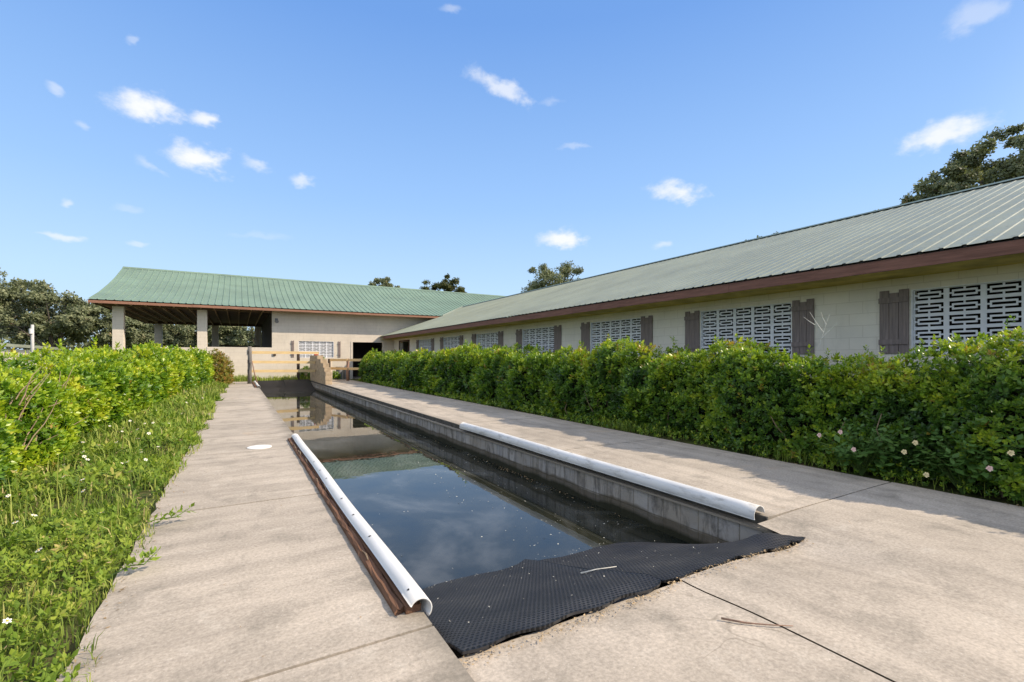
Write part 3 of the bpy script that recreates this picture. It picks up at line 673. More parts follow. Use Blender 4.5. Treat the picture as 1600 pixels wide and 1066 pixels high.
mb = MB(); mb.add([(RX - .16, Y0 - .4, RZ - .02), (RX, Y0 - .4, RZ + .055), (RX + .16, Y0 - .4, RZ - .02), (RX - .16, 33.8, RZ - .02), (RX, 33.8, RZ + .055), (RX + .16, 33.8, RZ - .02)], [(0, 1, 4, 3), (1, 2, 5, 4), (0, 2, 1), (3, 4, 5)])
mb.obj('ridge_cap', M['ridge'], wing)
mb = MB(); y = Y0; q = random.Random(5)
while y < BE - .05:
    e = min(y + 4.8, BE - .05); mb.box(EX, EX + .035, y + .002, e - .002, 2.50 + q.uniform(-.004, .004), 2.665 + q.uniform(-.004, .004)); y = e
mb.obj('fascia', M['fascia'], wing)
MB().box(EX + .036, WX - .001, Y0, BY, 2.51, 2.525).obj('soffit', M['soffit'], wing)
mb = MB(); mb.box(EX - .002, EX + .034, Y0 - .4, BE, EZ - .036, EZ - .030); y = Y0 - .4; k = 0
while y < BE:
    mb.box(EX - .012, EX + .03, y + .012, y + .05, EZ - .0305, EZ + .008)
    y += .2286
mb.obj('eave_closure', M['dark'], wing)
mb = MB(); vx0 = EX + (4.15 - EZ) / SL
for (a, b) in (((vx0, BE, 4.17), (RX, 33.75, RZ + .03)),): mb.tube([a, tuple((Vector(a) + Vector(b)) / 2), b], .05, 6)
mb.obj('valley_flashing', M['roof_r'], wing)
# ------------------------------------------------------------------ barn with open porch
barn = empty('barn', (2, 38, 0), 'tan block barn with swept green metal roof and open pillared porch at the left end', 'barn'); barn['abs'] = 1
PL = -5.75; PR = 1.72; BYB = 45.3; BXR = 24.0; BL = -6.3
cu = [PR, 3.15, 5.15, 6.3, 8.2, BXR]; cv = [-.05, 1.31, 2.30, 2.31, 4.12]
def bhole(u, v): return (3.15 < u < 5.15 and 1.31 < v < 2.31) or (6.3 < u < 8.2 and v < 2.30)
grid_solid(cu, cv, bhole, BY, BY + .2, lambda u, v, d: (u, d, v)).obj('front_wall', M['wall_front'], barn)
mb = MB(); mb.box(PR, PR + .2, BY + .2, BYB, -.05, 4.12); mb.box(PR + .2, BXR, BYB - .2, BYB, -.05, 4.12); mb.box(BXR, BXR + .2, BY, BYB, -.05, 4.12)
mb.add([(PR + .1, BY + .1, 4.12), (PR + .1, BYB - .1, 4.12), (PR + .1, 38.1, 6.98)], [(0, 1, 2)])
mb.obj('inner_wall', M['interior'], barn)
MB().box(-5.6, BXR, BY + .2, BYB - .2, -.045, -.01).obj('barn_floor', M['conc_r'], barn)
window(barn, (4.15, BY, 1.31), R(90), .38, 1.33)
for (x, y, lab) in ((-5.31, BY + .22, 0), (-1.71, BY + .22, 0), (-5.31, BYB - .2, 0), (-1.6, BYB - .2, 0), (1.45, BYB - .2, 0)):
    MB().box(x - .23, x + .23, y - .2, y + .2, -.05, 3.93).obj('pillar', M['wall_front'], barn, bevel=.01)
MB().box(-4.35, -1.95, BY, BY + .2, -.05, 1.86).obj('half_wall', M['wall_front'], barn)
MB().box(-1.48, PR, BY, BY + .2, -.05, 1.9).obj('half_wall', M['wall_front'], barn)
MB().box(-5.5, PR, BYB - .1, BYB + .1, -.05, 1.78).obj('half_wall', M['wall_front'], barn)
MB().box(BL + .1, PR - .01, BY + .02, BY + .22, 3.94, 4.10).obj('porch_beam', M['deck'], barn); MB().box(BL + .1, PR, BYB - .25, BYB, 3.94, 4.12).obj('porch_beam', M['deck'], barn)
for k in range(14):
    x = BL + .35 + k * .6
    if x < PR - .05: MB().box(x - .02, x + .02, BE + .25, BYB + .5, 3.98, 4.10).obj('rafter', M['rafter'], barn)
MB().box(BL + .1, PR, BE + .25, BYB + .5, 4.125, 4.14).obj('porch_ceiling', M['deck'], barn)
def barn_stat(x):
    return [(x, y - (.03 if i == 0 else 0), z) for i, (y, z) in enumerate(bprof)]
ribbed(MB(), BL, BXR, .325, barn_stat, .028, .07).obj('roof', M['roof_b'], barn)
mb = MB(); mir = [(2 * 38.1 - y, z) for y, z in bprof]
for (a, za), (b, zb) in zip(mir[:-1], mir[1:]): mb.add([(BL, a, za), (BXR, a, za), (BXR, b, zb), (BL, b, zb)], [(0, 1, 2, 3)])
mb.obj('rear_roof', M['roof_b'], barn)
mb = MB(); mb.add([(BL, 37.9, 6.96), (BL, 38.1, 7.09), (BL, 38.3, 6.96), (BXR, 37.9, 6.96), (BXR, 38.1, 7.09), (BXR, 38.3, 6.96)], [(0, 1, 4, 3), (1, 2, 5, 4), (0, 2, 1)]); mb.obj('ridge_cap', M['roof_b'], barn)
mb = MB(); x = BL
while x < 12.6:
    e = min(x + 4.2, 12.6); mb.box(x + .003, e - .003, BE, BE + .035, 3.985 + q.uniform(-.01, .01), 4.11 + q.uniform(-.01, .01)); x = e
mb.obj('fascia', M['fascia_x'], barn)
mb = MB()
full = bprof + [(y, z) for y, z in reversed(mir[:-1])]
for (a, za), (b, zb) in zip(full[:-1], full[1:]): mb.add([(BL + .02, a, za - .22), (BL + .02, b, zb - .22), (BL + .02, b, zb - .02), (BL + .02, a, za - .02), (BL + .06, a, za - .22), (BL + .06, b, zb - .22), (BL + .06, b, zb - .02), (BL + .06, a, za - .02)], [(0, 1, 2, 3), (4, 7, 6, 5), (0, 4, 5, 1), (3, 2, 6, 7)])
mb.obj('rake_board', M['fascia'], barn)
MB().add([(BL + .06, BE + .06, 4.0), (BL + .06, 38.1, 6.8), (BL + .06, 46.1, 4.0)], [(0, 1, 2)]).obj('gable', M['deck'], barn)
mb = MB(); mb.box(PR, 12.5, BE + .036, BY - .001, 4.10, 4.115); mb.obj('soffit', M['fascia_x'], barn)
mb = MB(); mb.box(6.18, 6.299, BY - .02, BY + .1, -.05, 2.36); mb.box(8.201, 8.32, BY - .02, BY + .1, -.05, 2.36); mb.box(6.3, 8.2, BY - .02, BY + .1, 2.301, 2.36); mb.obj('door_frame', M['wall_front'], barn)
MB().box(6.25, 8.25, BY + 3.0, BY + 3.1, -.04, 3).obj('inside_partition', M['interior'], barn)
wl = MB().box(1.87, 2.03, BY - .04, BY - .001, 3.46, 3.62).obj('wall_lamp', M['metalgrey'], barn)
n = MB(); n.tube([(1.95, BY - .04, 3.54), (1.95, BY - .16, 3.5), (1.95, BY - .30, 3.42)], [.04, .07, .11], 12); n.obj('lamp_head', M['metalgrey'], wl).location = (0, 0, 0)
MB().box(.52, .68, BY - .06, BY - .001, 1.52, 1.82).obj('switch_box', M['metalgrey'], barn)
MB().box(1.78, 1.92, BY - .06, BY - .001, 1.42, 1.60).obj('switch_box', M['darkpost'], barn)
mb = MB(); mb.tube([(1.78, BYB - .3, 2.1), (.6, BYB - .6, 2.2), (-1.3, BYB - .6, 2.35)], .05, 6); mb.obj('porch_rail', M['darkpost'], barn); mb = MB(); mb.tube([(1.6, BYB - .5, 2.3), (-1.2, BYB - .5, 2.3)], .04, 6); mb.obj('porch_rail', M['darkpost'], barn)
# ------------------------------------------------------------------ foliage builders
def rosettes(P, Dr, size, nl, tint, seed, tilt=(25, 78), wid=.5, axis_len=.9, size_var=.25):
    """leaf sprays: at each point P with axis Dr, nl leaves spiralling outwards. returns V,F,T (quads folded at the midrib)"""
    g = np.random.default_rng(seed); n = len(P)
    Dr = norm(Dr); ref = np.where(np.abs(Dr[:, 2:3]) < .9, np.array([[0, 0, 1.]]), np.array([[1., 0, 0]]))
    A = norm(np.cross(Dr, ref)); B = np.cross(Dr, A)
    az = g.uniform(0, 2 * np.pi, (n, 1)) + np.arange(nl)[None] * 2.39996 + g.normal(0, .25, (n, nl))
    f = (np.arange(nl)[None] + .5) / nl + 0 * az
    tl = np.radians(tilt[1] + (tilt[0] - tilt[1]) * f + g.normal(0, 10, (n, nl)))
    S = np.asarray(size).reshape(-1, 1) * (1 + g.normal(0, size_var, (n, nl))).clip(.5, 1.6) * (1.0 - .25 * f)
    rad = A[:, None] * np.cos(az)[..., None] + B[:, None] * np.sin(az)[..., None]
    ld = rad * np.sin(tl)[..., None] + Dr[:, None] * np.cos(tl)[..., None]
    base = P[:, None] + Dr[:, None] * ((f - .7) * axis_len * np.asarray(size).reshape(-1, 1))[..., None]
    side = np.cross(ld, rad + 1e-3); side /= np.maximum(np.linalg.norm(side, axis=2, keepdims=True), 1e-6)
    nrm = np.cross(side, ld)
    S3 = S[..., None]
    v0 = base; v2 = base + ld * S3 + nrm * S3 * .0
    midp = base + ld * S3 * .52
    v1 = midp + side * S3 * wid * .5 + nrm * S3 * .07; v3 = midp - side * S3 * wid * .5 + nrm * S3 * .07
    V = np.stack([v0, v1, v2, v3], 2).reshape(-1, 3); m = n * nl
    F = np.arange(m * 4).reshape(m, 4)
    F = np.concatenate([F[:, [0, 1, 2]], F[:, [0, 2, 3]]])
    T = np.repeat((np.asarray(tint).reshape(-1, 1) + g.normal(0, .07, (n, nl)) + .10 * (f - .5)).ravel(), 4).clip(0, 1)
    return V, F, T
def hedge(name, xc, hw, y0, y1, Hf, side, dens, size0, label, mat, seed, drift=0.0, topgain=.42):
    g = np.random.default_rng(seed)
    root = empty(name, (xc, (y0 + y1) / 2, 0), label, 'hedge'); root['abs'] = 1
    def surf(a, y):
        ca, sa = np.cos(a), np.sin(a)
        H = Hf(y) + (vnoise(np.stack([y * 1.1, 0 * y, 0 * y], 1), seed) - .5) * .22 + (vnoise(np.stack([y * 2.9, 0 * y + 5, 0 * y], 1), seed) - .5) * .16
        x = np.sign(ca) * np.abs(ca) ** .42 * hw; z = H * np.abs(sa) ** .45
        nx_ = np.sign(ca) * np.abs(ca) ** 1.4; nz_ = np.abs(sa) ** 1.4
        nn = norm(np.stack([nx_, 0 * y, nz_ + .02], 1))
        P = np.stack([xc + side * x + drift * np.clip((y - 9) / 17, 0, 1.05) ** 1.5, y, z], 1); nn[:, 0] *= side
        d = (vnoise(P * 1.5, seed + 1) - .5) * .42 + (vnoise(P * 3.6, seed + 2) - .5) * .24
        P = P + nn * d[:, None]; P[:, 2] = np.maximum(P[:, 2], .03)
        return P, nn, d
    # sample with density falling off with distance
    M_ = int(dens * 4)
    yy = []
    L = y1 - y0
    ycand = g.uniform(y0, y1, int(dens * L * 3.2)); dist = np.sqrt((ycand - 0) ** 2 + xc ** 2)
    sc_ = np.clip(dist / 6.0, 1, 2.6); keep = g.uniform(0, 1, len(ycand)) < 1 / sc_ ** 2
    y = ycand[keep]; s = sc_[keep] * size0
    # a in [0, pi]: 0 = side facing the pool, front and top weighted
    t = g.uniform(0, 1, len(y)); a = np.where(t < .86, g.uniform(.0, .62 * np.pi, len(y)), g.uniform(.62 * np.pi, np.pi, len(y)))
    # equalise along the profile by acos of linear height for the face
    sel = g.uniform(0, 1, len(y)) < .58
    hfr = g.uniform(.02, 1, len(y)); a = np.where(sel, np.arcsin(np.clip(hfr, 0, 1) ** (1 / .45)), a)
    P, nn, d = surf(a, y)
    inner = g.uniform(0, 1, len(y)) < .38
    P = P - nn * np.where(inner, g.uniform(.05, .22, len(y)), g.uniform(-.04, .04, len(y)))[:, None]
    Dr = norm(nn * .75 + np.array([[0, 0, .45]]) + g.normal(0, .38, (len(y), 3)))
    cl = vnoise(P * 2.0, seed + 3); cl2 = vnoise(P * 6.0, seed + 4)
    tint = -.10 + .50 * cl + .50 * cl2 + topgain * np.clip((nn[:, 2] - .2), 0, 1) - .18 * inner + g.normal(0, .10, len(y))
    tint = np.where(g.uniform(0, 1, len(y)) < .012, .99, np.clip(tint, 0, .92))
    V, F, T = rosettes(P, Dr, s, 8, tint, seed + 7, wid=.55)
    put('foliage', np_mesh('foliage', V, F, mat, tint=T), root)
    # sprigs poking above the top
    k = int(L * 7); ys_ = g.uniform(y0, y1, k); a_ = g.uniform(.3 * np.pi, .6 * np.pi, k); P2, n2, _ = surf(a_, ys_); Vv, Ff, Tt, off = [], [], [], 0
    sd_ = np.clip(np.sqrt(ys_ ** 2 + xc ** 2) / 6, 1, 2.2) * size0
    hgt = g.uniform(.05, .2, k)
    for q_ in range(3):
        f = (q_ + 1) / 3; pp = P2 + np.stack([g.normal(0, .02, k), g.normal(0, .02, k), hgt * f], 1)
        v, f_, t_ = rosettes(pp, np.array([[0, 0, 1.]]) + g.normal(0, .25, (k, 3)), sd_ * .95, 6, .45 + .35 * g.uniform(0, 1, k), seed + 20 + q_)
        Vv.append(v); Ff.append(f_ + off); Tt.append(t_); off += len(v)
    put('sprigs', np_mesh('sprigs', np.vstack(Vv), np.vstack(Ff), mat, tint=np.concatenate(Tt)), root)
    # dark core so nothing shows through: twigs and inner shade put into one colour
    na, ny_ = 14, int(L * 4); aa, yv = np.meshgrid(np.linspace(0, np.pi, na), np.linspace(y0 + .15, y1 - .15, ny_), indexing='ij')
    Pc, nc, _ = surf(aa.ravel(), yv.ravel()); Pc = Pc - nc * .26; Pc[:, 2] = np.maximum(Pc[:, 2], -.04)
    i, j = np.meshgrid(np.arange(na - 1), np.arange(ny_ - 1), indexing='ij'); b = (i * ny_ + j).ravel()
    put('twig_shade_core', np_mesh('twig_shade_core', Pc, np.stack([b, b + ny_, b + ny_ + 1, b + 1], 1), M['hedgecore'], smooth=False), root)
    # stems at the base
    mb = MB(); q = random.Random(seed)
    for _ in range(int(L * 3.2)):
        yb = q.uniform(y0, y1); xb = xc + side * (hw - q.uniform(.1, .35)); p = Vector((xb, yb, -.05)); pts = [tuple(p)]
        for _k in range(4):
            p = p + Vector((side * q.uniform(-.02, .09), q.uniform(-.1, .1), q.uniform(.1, .22))); pts.append(tuple(p))
        mb.tube(pts, [.012, .011, .009, .007, .004], 5, caps=False)
    mb.obj('bare_undergrowth', M['twig'], root)
    return root
M['hedgecore'] = simple('hedge_twigs_and_shade', (.022, .022, .010), .6, 22, .95, .1, .6)  # hedge core colour: twigs plus painted inner shade
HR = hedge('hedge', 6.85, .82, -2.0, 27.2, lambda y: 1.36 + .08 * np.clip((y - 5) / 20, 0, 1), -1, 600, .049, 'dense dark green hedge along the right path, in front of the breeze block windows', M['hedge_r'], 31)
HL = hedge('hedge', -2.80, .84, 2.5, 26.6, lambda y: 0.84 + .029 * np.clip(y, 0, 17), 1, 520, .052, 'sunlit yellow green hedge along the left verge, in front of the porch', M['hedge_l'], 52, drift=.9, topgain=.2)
# bare tangle in the left hedge
mb = MB(); q = random.Random(8)
for _ in range(34):
    b = Vector((-2.02 + q.uniform(-.10, .12), 7.3 + q.uniform(-.7, .9), .45 + q.uniform(-.25, .4))); d = Vector((q.uniform(-.05, .14), q.uniform(.25, .75), q.uniform(.1, .75))).normalized(); L = q.uniform(.25, .75); pts = [b]
    for _k in range(4): d = (d + Vector((q.uniform(-.2, .2), q.uniform(-.25, .25), q.uniform(-.3, .2)))).normalized(); pts.append(pts[-1] + d * L / 4)
    mb.tube(pts, [.007, .006, .005, .004, .002], 5)
mb.obj('bare_branches', M['twig'], HL)
mb = MB(); 
for (b, e) in (((0, 0, 0), (.02, -.12, .42)), ((.0, -.05, .18), (.0, .12, .46)), ((0, -.03, .1), (.05, -.2, .3)), ((0, .05, .28), (0, .2, .4)), ((.01, -.08, .28), (.0, -.02, .45))):
    o_ = Vector((6.7, 3.35, 1.42)); mb.tube([o_ + Vector(b), o_ + (Vector(b) + Vector(e)) / 2 + Vector((.01, .01, 0)), o_ + Vector(e)], [.004, .003, .002], 5)
mb.obj('dead_stem', M['fleck'], HR)
# shrubs (single plants)
def shrub(name, loc, r, h, n, size, mat, label, seed, tmul=1.0, cat='shrub', group=None):
    g = np.random.default_rng(seed); root = empty(name, loc, label, cat, group)
    u = norm(g.normal(0, 1, (n, 3))); u[:, 2] = np.abs(u[:, 2]); rr = g.uniform(.45, 1, (n, 1)) ** .5
    rr = rr * (.75 + .5 * vnoise(u * 2.3 + 5, seed).reshape(-1, 1))
    P = u * rr * np.array([[r, r, h]]); P[:, 2] += .04
    V, F, T = rosettes(P, u + np.array([[0, 0, .4]]) + g.normal(0, .35, (n, 3)), np.full(n, size), 7, np.clip((.25 + .5 * g.uniform(0, 1, n)) * tmul, 0, .95), seed + 1)
    put('foliage', np_mesh('foliage', V, F, mat, tint=T), root)
    mb = MB(); q = random.Random(seed)
    for _ in range(9):
        e = Vector((q.uniform(-r, r) * .7, q.uniform(-r, r) * .7, h * q.uniform(.5, .9))); mb.tube([(0, 0, -.05), tuple(e * .5 + Vector((0, 0, .1 * h))), tuple(e)], [.018, .012, .005], 5)
    mb.obj('stems', M['twig'], root); return root
shrub('shrub', (-.95, 26.7, 0), .78, 1.62, 2300, .08, M['redleaf'], 'russet tinged shrub at the far end of the left hedge beside the path', 61, 1.2)
shrub('shrub', (8.35, 28.9, 0), .55, 1.75, 500, .09, M['redleaf'], 'dry reddish shrub by the brown window at the far end of the stable building', 62)
shrub('shrub', (4.35, 30.2, 0), .42, 1.25, 420, .08, M['hedge_r'], 'dark green shrub behind the tan block pier', 63)
shrub('shrub', (3.45, 30.2, 0), .38, .85, 300, .08, M['hedge_r'], 'small dark shrub by the barn wall between the dark post and the block pier', 64)
shrub('shrub', (5.05, 29.9, 0), .35, .45, 260, .07, M['hedge_r'], 'low green shrub under the rails of the short fence', 65)
# lantana with blossoms at the right hedge foot
def lantana(loc, label, seed, flowers, n=60, r=.45, h=.55):
    g = np.random.default_rng(seed); root = empty('lantana', loc, label, 'flowering plant'); mb = MB(); q = random.Random(seed)
    P = []; 
    for _ in range(n):
        a = q.uniform(0, 2 * math.pi); e = Vector((r * q.uniform(.2, 1) * math.cos(a), r * 1.25 * q.uniform(.2, 1) * math.sin(a), h * q.uniform(.3, 1))); P.append(tuple(e))
        mb.tube([(0, 0, -.05), tuple(e * .5 + Vector((0, 0, .08))), tuple(e)], [.006, .005, .003], 4, caps=False)
    mb.obj('stems', M['stem'], root); P = np.array(P)
    PP = np.vstack([P, P * .75, P * .5 + np.array([0, 0, .04])])
    V, F, T = rosettes(PP, norm(PP + np.array([[0, 0, .5]])), np.full(len(PP), .085), 5, .3 + .6 * g.uniform(0, 1, len(PP)), seed, tilt=(55, 95), wid=.62)
    put('foliage', np_mesh('foliage', V, F, M['lantana'], tint=T), root)
    for (dx, dy, dz, col) in flowers:
        fb = MB(); c_ = Vector((dx, dy, dz))
        for k in range(16):
            a = k * 2.4; rr = .021 * math.sqrt(k / 16); p = c_ + Vector((-.35 * rr - .01, rr * math.cos(a), rr * math.sin(a) + .012 - rr * .3))
            fb.add([tuple(p + Vector((-.004, .0075 * math.cos(t * math.pi / 2.5), .0075 * math.sin(t * math.pi / 2.5)))) for t in range(5)] + [tuple(p)], [(t, (t + 1) % 5, 5) for t in range(5)])
        fb.obj('blossom', M[col], root)
lantana((5.98, 2.55, 0), 'lantana plant with pink blossoms at the foot of the right hedge', 71, [(-.42, .22, .40, 'pinkpetal'), (-.40, .02, .46, 'pinkpetal'), (-.43, -.12, .30, 'pinkpetal')], 48)
lantana((6.02, 1.72, 0), 'lantana plant with pale yellow blossoms at the foot of the right hedge', 72, [(-.42, .30, .34, 'yellowpetal'), (-.45, .12, .16, 'yellowpetal'), (-.42, -.30, .30, 'pinkpetal'), (-.36, -.55, .36, 'yellowpetal'), (-.38, -.42, .45, 'yellowpetal'), (-.40, .22, .44, 'yellowpetal')], 56)
# ------------------------------------------------------------------ grass, weeds, flowers
def blades(P, Hh, W, tint, seed, lean=.5):
    g = np.random.default_rng(seed); n = len(P); a = g.uniform(0, 2 * np.pi, n); b = a + g.uniform(1.1, 2.0, n)
    sd_ = np.stack([np.cos(a), np.sin(a), 0 * a], 1); le = np.stack([np.cos(b), np.sin(b), 0 * b], 1) * (g.uniform(.1, 1, n) * lean)[:, None]
    up = np.array([[0, 0, 1.]]); H_ = Hh[:, None]; W_ = W[:, None]
    v0 = P - sd_ * W_ * .5; v1 = P + sd_ * W_ * .5; m = P + up * H_ * .6 + le * H_ * .35
    v2 = m + sd_ * W_ * .42; v3 = m - sd_ * W_ * .42; v4 = P + up * H_ * (1 - .25 * lean) + le * H_
    V = np.stack([v0, v1, v2, v3, v4], 1).reshape(-1, 3); i = np.arange(n) * 5
    F = np.concatenate([np.stack([i, i + 1, i + 2], 1), np.stack([i, i + 2, i + 3], 1), np.stack([i + 3, i + 2, i + 4], 1)])
    return V, F, np.repeat(tint, 5).clip(0, 1)
g = np.random.default_rng(99)
n = 170000
y = g.uniform(.3, 27.5, n); d = np.clip(y / 3.5, 1, 4); keep = g.uniform(0, 1, n) < 1 / d ** 1.5; y = y[keep]; d = d[keep]
edge = -.60 + (vnoise(np.stack([y * 1.7, 0 * y, 0 * y], 1), 4) - .5) * .22 + .05; edge = np.where(y > 20, edge + .12, edge)
x = edge - g.uniform(0, 1, len(y)) ** 1.25 * np.interp(y, [3, 9], [3.2, 1.6])
dens = vnoise(np.stack([x * 2, y * 2, 0 * y], 1), 6); k2 = g.uniform(0, 1, len(y)) < .15 + .8 * dens; x, y, d, edge, dens = x[k2], y[k2], d[k2], edge[k2], dens[k2]
fromedge = np.clip((edge - x) / .3, .35, 1)
Hh = (.04 + .15 * g.uniform(0, 1, len(y)) ** 2.2) * (.5 + .7 * fromedge) * (.7 + .3 * d)
V, F, T = blades(np.stack([x, y, 0 * x - .03], 1), Hh, .0055 * d * g.uniform(.6, 1.3, len(y)), .2 + .5 * vnoise(np.stack([x * 3, y * 3, 0 * x], 1), 8) + g.normal(0, .16, len(y)) + (g.uniform(0, 1, len(y)) < .07) * .5, 3, .8)
tag(put('grass', np_mesh('grass', V, F, M['grass'], tint=T)), kind='stuff')
# tall seed stalks
n = 60; x = -1.1 - g.uniform(0, .9, n); y = g.uniform(1.6, 6.5, n)
V, F, T = blades(np.stack([x, y, 0 * x - .03], 1), g.uniform(.3, .55, n), np.full(n, .008), .6 + .3 * g.uniform(0, 1, n), 5, .45)
tag(put('tall_grass', np_mesh('tall_grass', V, F, M['grass'], tint=T)), kind='stuff')
# broad weeds
n = 24000; y = g.uniform(.3, 27, n); d = np.clip(y / 3.8, 1, 3.5); keep = g.uniform(0, 1, n) < 1 / d ** 1.6; y, d = y[keep], d[keep]
edge = -.63 + (vnoise(np.stack([y * 1.7, 0 * y, 0 * y], 1), 4) - .5) * .26; edge = np.where(y > 20, edge + .12, edge)
x = edge - g.uniform(0, 1, len(y)) ** 1.15 * np.interp(y, [3, 9], [3.2, 1.5])
cl = vnoise(np.stack([x * 1.3, y * 1.3, 0 * y], 1), 15); k2 = g.uniform(0, 1, len(y)) < np.clip((cl - .25) * 4, .12, 1); x, y, d, edge, cl = x[k2], y[k2], d[k2], edge[k2], cl[k2]
z = (.015 + .16 * g.uniform(0, 1, len(y)) * np.clip((cl - .3) * 2, .2, 1)) * np.clip((edge - x) / .5, .1, 1)
Dr = np.array([[.15, -.1, 1.]]) + g.normal(0, .35, (len(y), 3))
V, F, T = rosettes(np.stack([x, y, z], 1), Dr, .045 * d, 7, np.clip(.15 + .55 * cl + g.normal(0, .15, len(y)), 0, 1), 17, tilt=(35, 88), wid=.5)
tag(put('weeds', np_mesh('weeds', V, F, M['weed'], tint=T)), kind='stuff')
# creeping runners onto the path
for i, (x, y, L, lab) in enumerate(((-.66, 4.35, .34, 'leafy runner creeping from the verge onto the path, beside the second joint'), (-.62, 3.45, .2, 'short leafy runner creeping onto the path nearest the camera'))):
    root = empty('runner', (x, y, 0), lab, 'weed'); pts = [(0, 0, .02), (L * .4, .02, .05), (L * .75, -.03, .06), (L, .03, .10)]
    MB().tube(pts, [.005, .004, .004, .002], 5).obj('stem', M['stem'], root)
    P = np.array([(L * t, .02 * math.sin(9 * t), .03 + .07 * t) for t in (.35, .5, .65, .75, .85, 1.0)])
    v, f, t = rosettes(P, np.array([[.3, 0, 1.]]) + g.normal(0, .3, (6, 3)), np.full(6, .055), 5, np.full(6, .6), 77 + i); put('leaves', np_mesh('leaves', v, f, M['weed'], tint=t), root)
# ground cover under the right hedge
n = 5200; y = g.uniform(-1, 27, n); d = np.clip(np.sqrt(y * y + 36) / 6, 1, 3); keep = g.uniform(0, 1, n) < 1 / d ** 1.4; y, d = y[keep], d[keep]
x = 5.76 + g.uniform(0, 1, len(y)) ** .8 * .6; z = .01 + g.uniform(0, .16, len(y)) * np.clip((x - 5.7) / .3, .1, 1)
V, F, T = rosettes(np.stack([x, y, z], 1), np.array([[-.3, 0, 1.]]) + g.normal(0, .4, (len(y), 3)), .035 * d, 6, .3 + .5 * g.uniform(0, 1, len(y)), 19)
tag(put('ground_cover', np_mesh('ground_cover', V, F, M['hedge_r'], tint=T)), kind='stuff')
# long grass tufts at the hedge foot and along the barn wall
n = 1600; y = np.concatenate([g.normal(6.2, .35, 400), g.normal(3.2, .25, 200), g.uniform(-1, 27, 1000)]); x = 5.9 + g.uniform(-.1, .35, n)
V1, F1, T1 = blades(np.stack([x, y, 0 * x - .02], 1), g.uniform(.06, .26, n), .007 * np.clip(np.abs(y) / 5, 1, 3), .15 + .4 * g.uniform(0, 1, n), 9, .9)
n = 2600; x = g.uniform(-1.5, 4.2, n); y = g.uniform(29.45, 30.85, n); V2, F2, T2 = blades(np.stack([x, y, 0 * x - .05], 1), g.uniform(.12, .42, n) * (.5 + vnoise(np.stack([x * 1.5, y, 0 * x], 1), 3)), np.full(n, .03), .35 + .4 * g.uniform(0, 1, n), 10, .7)
tag(put('grass_tufts', np_mesh('grass_tufts', np.vstack([V1, V2]), np.vstack([F1, F2 + len(V1)]), M['grass'], tint=np.concatenate([T1, T2]))), kind='stuff')
# white wildflowers
def flower_mesh():
    p = MB()
    for k in range(6):
        a = k * math.pi / 3; d1 = Vector((math.cos(a), math.sin(a), .12)); s_ = Vector((-math.sin(a), math.cos(a), 0))
        p.add([tuple(d1 * .004), tuple(d1 * .012 + s_ * .006), tuple(d1 * .020 + s_ * .003 - Vector((0, 0, .002))), tuple(d1 * .020 - s_ * .003 - Vector((0, 0, .002))), tuple(d1 * .012 - s_ * .006)], [(0, 1, 2, 3, 4)])
    c_ = MB(); c_.add([(.006 * math.cos(k * math.pi / 4), .006 * math.sin(k * math.pi / 4), .001) for k in range(8)] + [(0, 0, .006)], [(k, (k + 1) % 8, 8) for k in range(8)])
    s_ = MB(); s_.tube([(0, 0, 0), (.006, .004, -.12), (0, 0, -.26)], [.0015, .0018, .002], 4, caps=False)
    return p.mesh('petals', M['petal']), c_.mesh('centre', M['flowercentre']), s_.mesh('stalk', M['stem'])
pm, cm, sm = flower_mesh(); q = random.Random(12)
spots = [(-1.05, 2.9), (-1.0, 2.95), (-.86, 2.72), (-.84, 2.78), (-1.12, 2.55), (-.93, 2.36), (-1.1, 2.15), (-1.55, 3.4)]
for _ in range(84):
    yy = q.choice([q.uniform(1.8, 7), q.uniform(6, 11), q.uniform(8, 19)]); spots.append((-.8 - q.uniform(0, .95) * (1.0 if yy < 12 else .7), yy))
for (x, y) in spots:
    s_ = q.uniform(.7, 1.1) * (1 + max(0, y - 6) * .05); z = q.uniform(.12, .26)
    o = empty('wildflower', (x, y, z), 'small white daisy-like wildflower with a yellow centre in the grassy left verge', 'wildflower', 'white wildflowers in the left verge')
    o.scale = (s_, s_, s_); o.rotation_euler = (q.uniform(.1, .7), q.uniform(-.2, .5), q.uniform(0, 6))
    child('petals', pm, o, (0, 0, 0)); child('centre', cm, o, (0, 0, 0)); child('stalk', sm, o, (0, 0, 0))
# ------------------------------------------------------------------ litter
def flakes(P, s, seed, mat, name):
    g = np.random.default_rng(seed); n = len(P); a = g.uniform(0, 6.28, n); e = g.uniform(.25, .9, n)
    A = np.stack([np.cos(a), np.sin(a), g.normal(0, .25, n)], 1) * s[:, None]; B = np.stack([-np.sin(a), np.cos(a), g.normal(0, .25, n)], 1) * (s * e * .6)[:, None]
    V = np.stack([P - A, P - B, P + A, P + B], 1).reshape(-1, 3); F = np.arange(n * 4).reshape(n, 4)
    return tag(put(name, np_mesh(name, V, F, mat)), kind='stuff')
n = 620; x = g.uniform(.8, 3.5, n); P = np.stack([x, np.where(x < 2.08, 1.795, 1.84) - np.abs(g.normal(0, .028, n)), g.uniform(-.012, .012, n)], 1)
P[:, 2] -= .045 * np.exp(-((x - 3.35) / .42) ** 2); flakes(P, g.uniform(.003, .012, n), 41, M['crumb'], 'leaf_litter')
n = 420; x = np.concatenate([g.uniform(2.2, 3.5, 220), 3.52 - np.abs(g.normal(0, .06, 100)), g.uniform(.9, 3.4, 100)]); y = np.concatenate([g.uniform(3.3, 7.5, 220) - 0 * x[:220], g.uniform(3.6, 12, 100), g.uniform(3.5, 9, 100)])
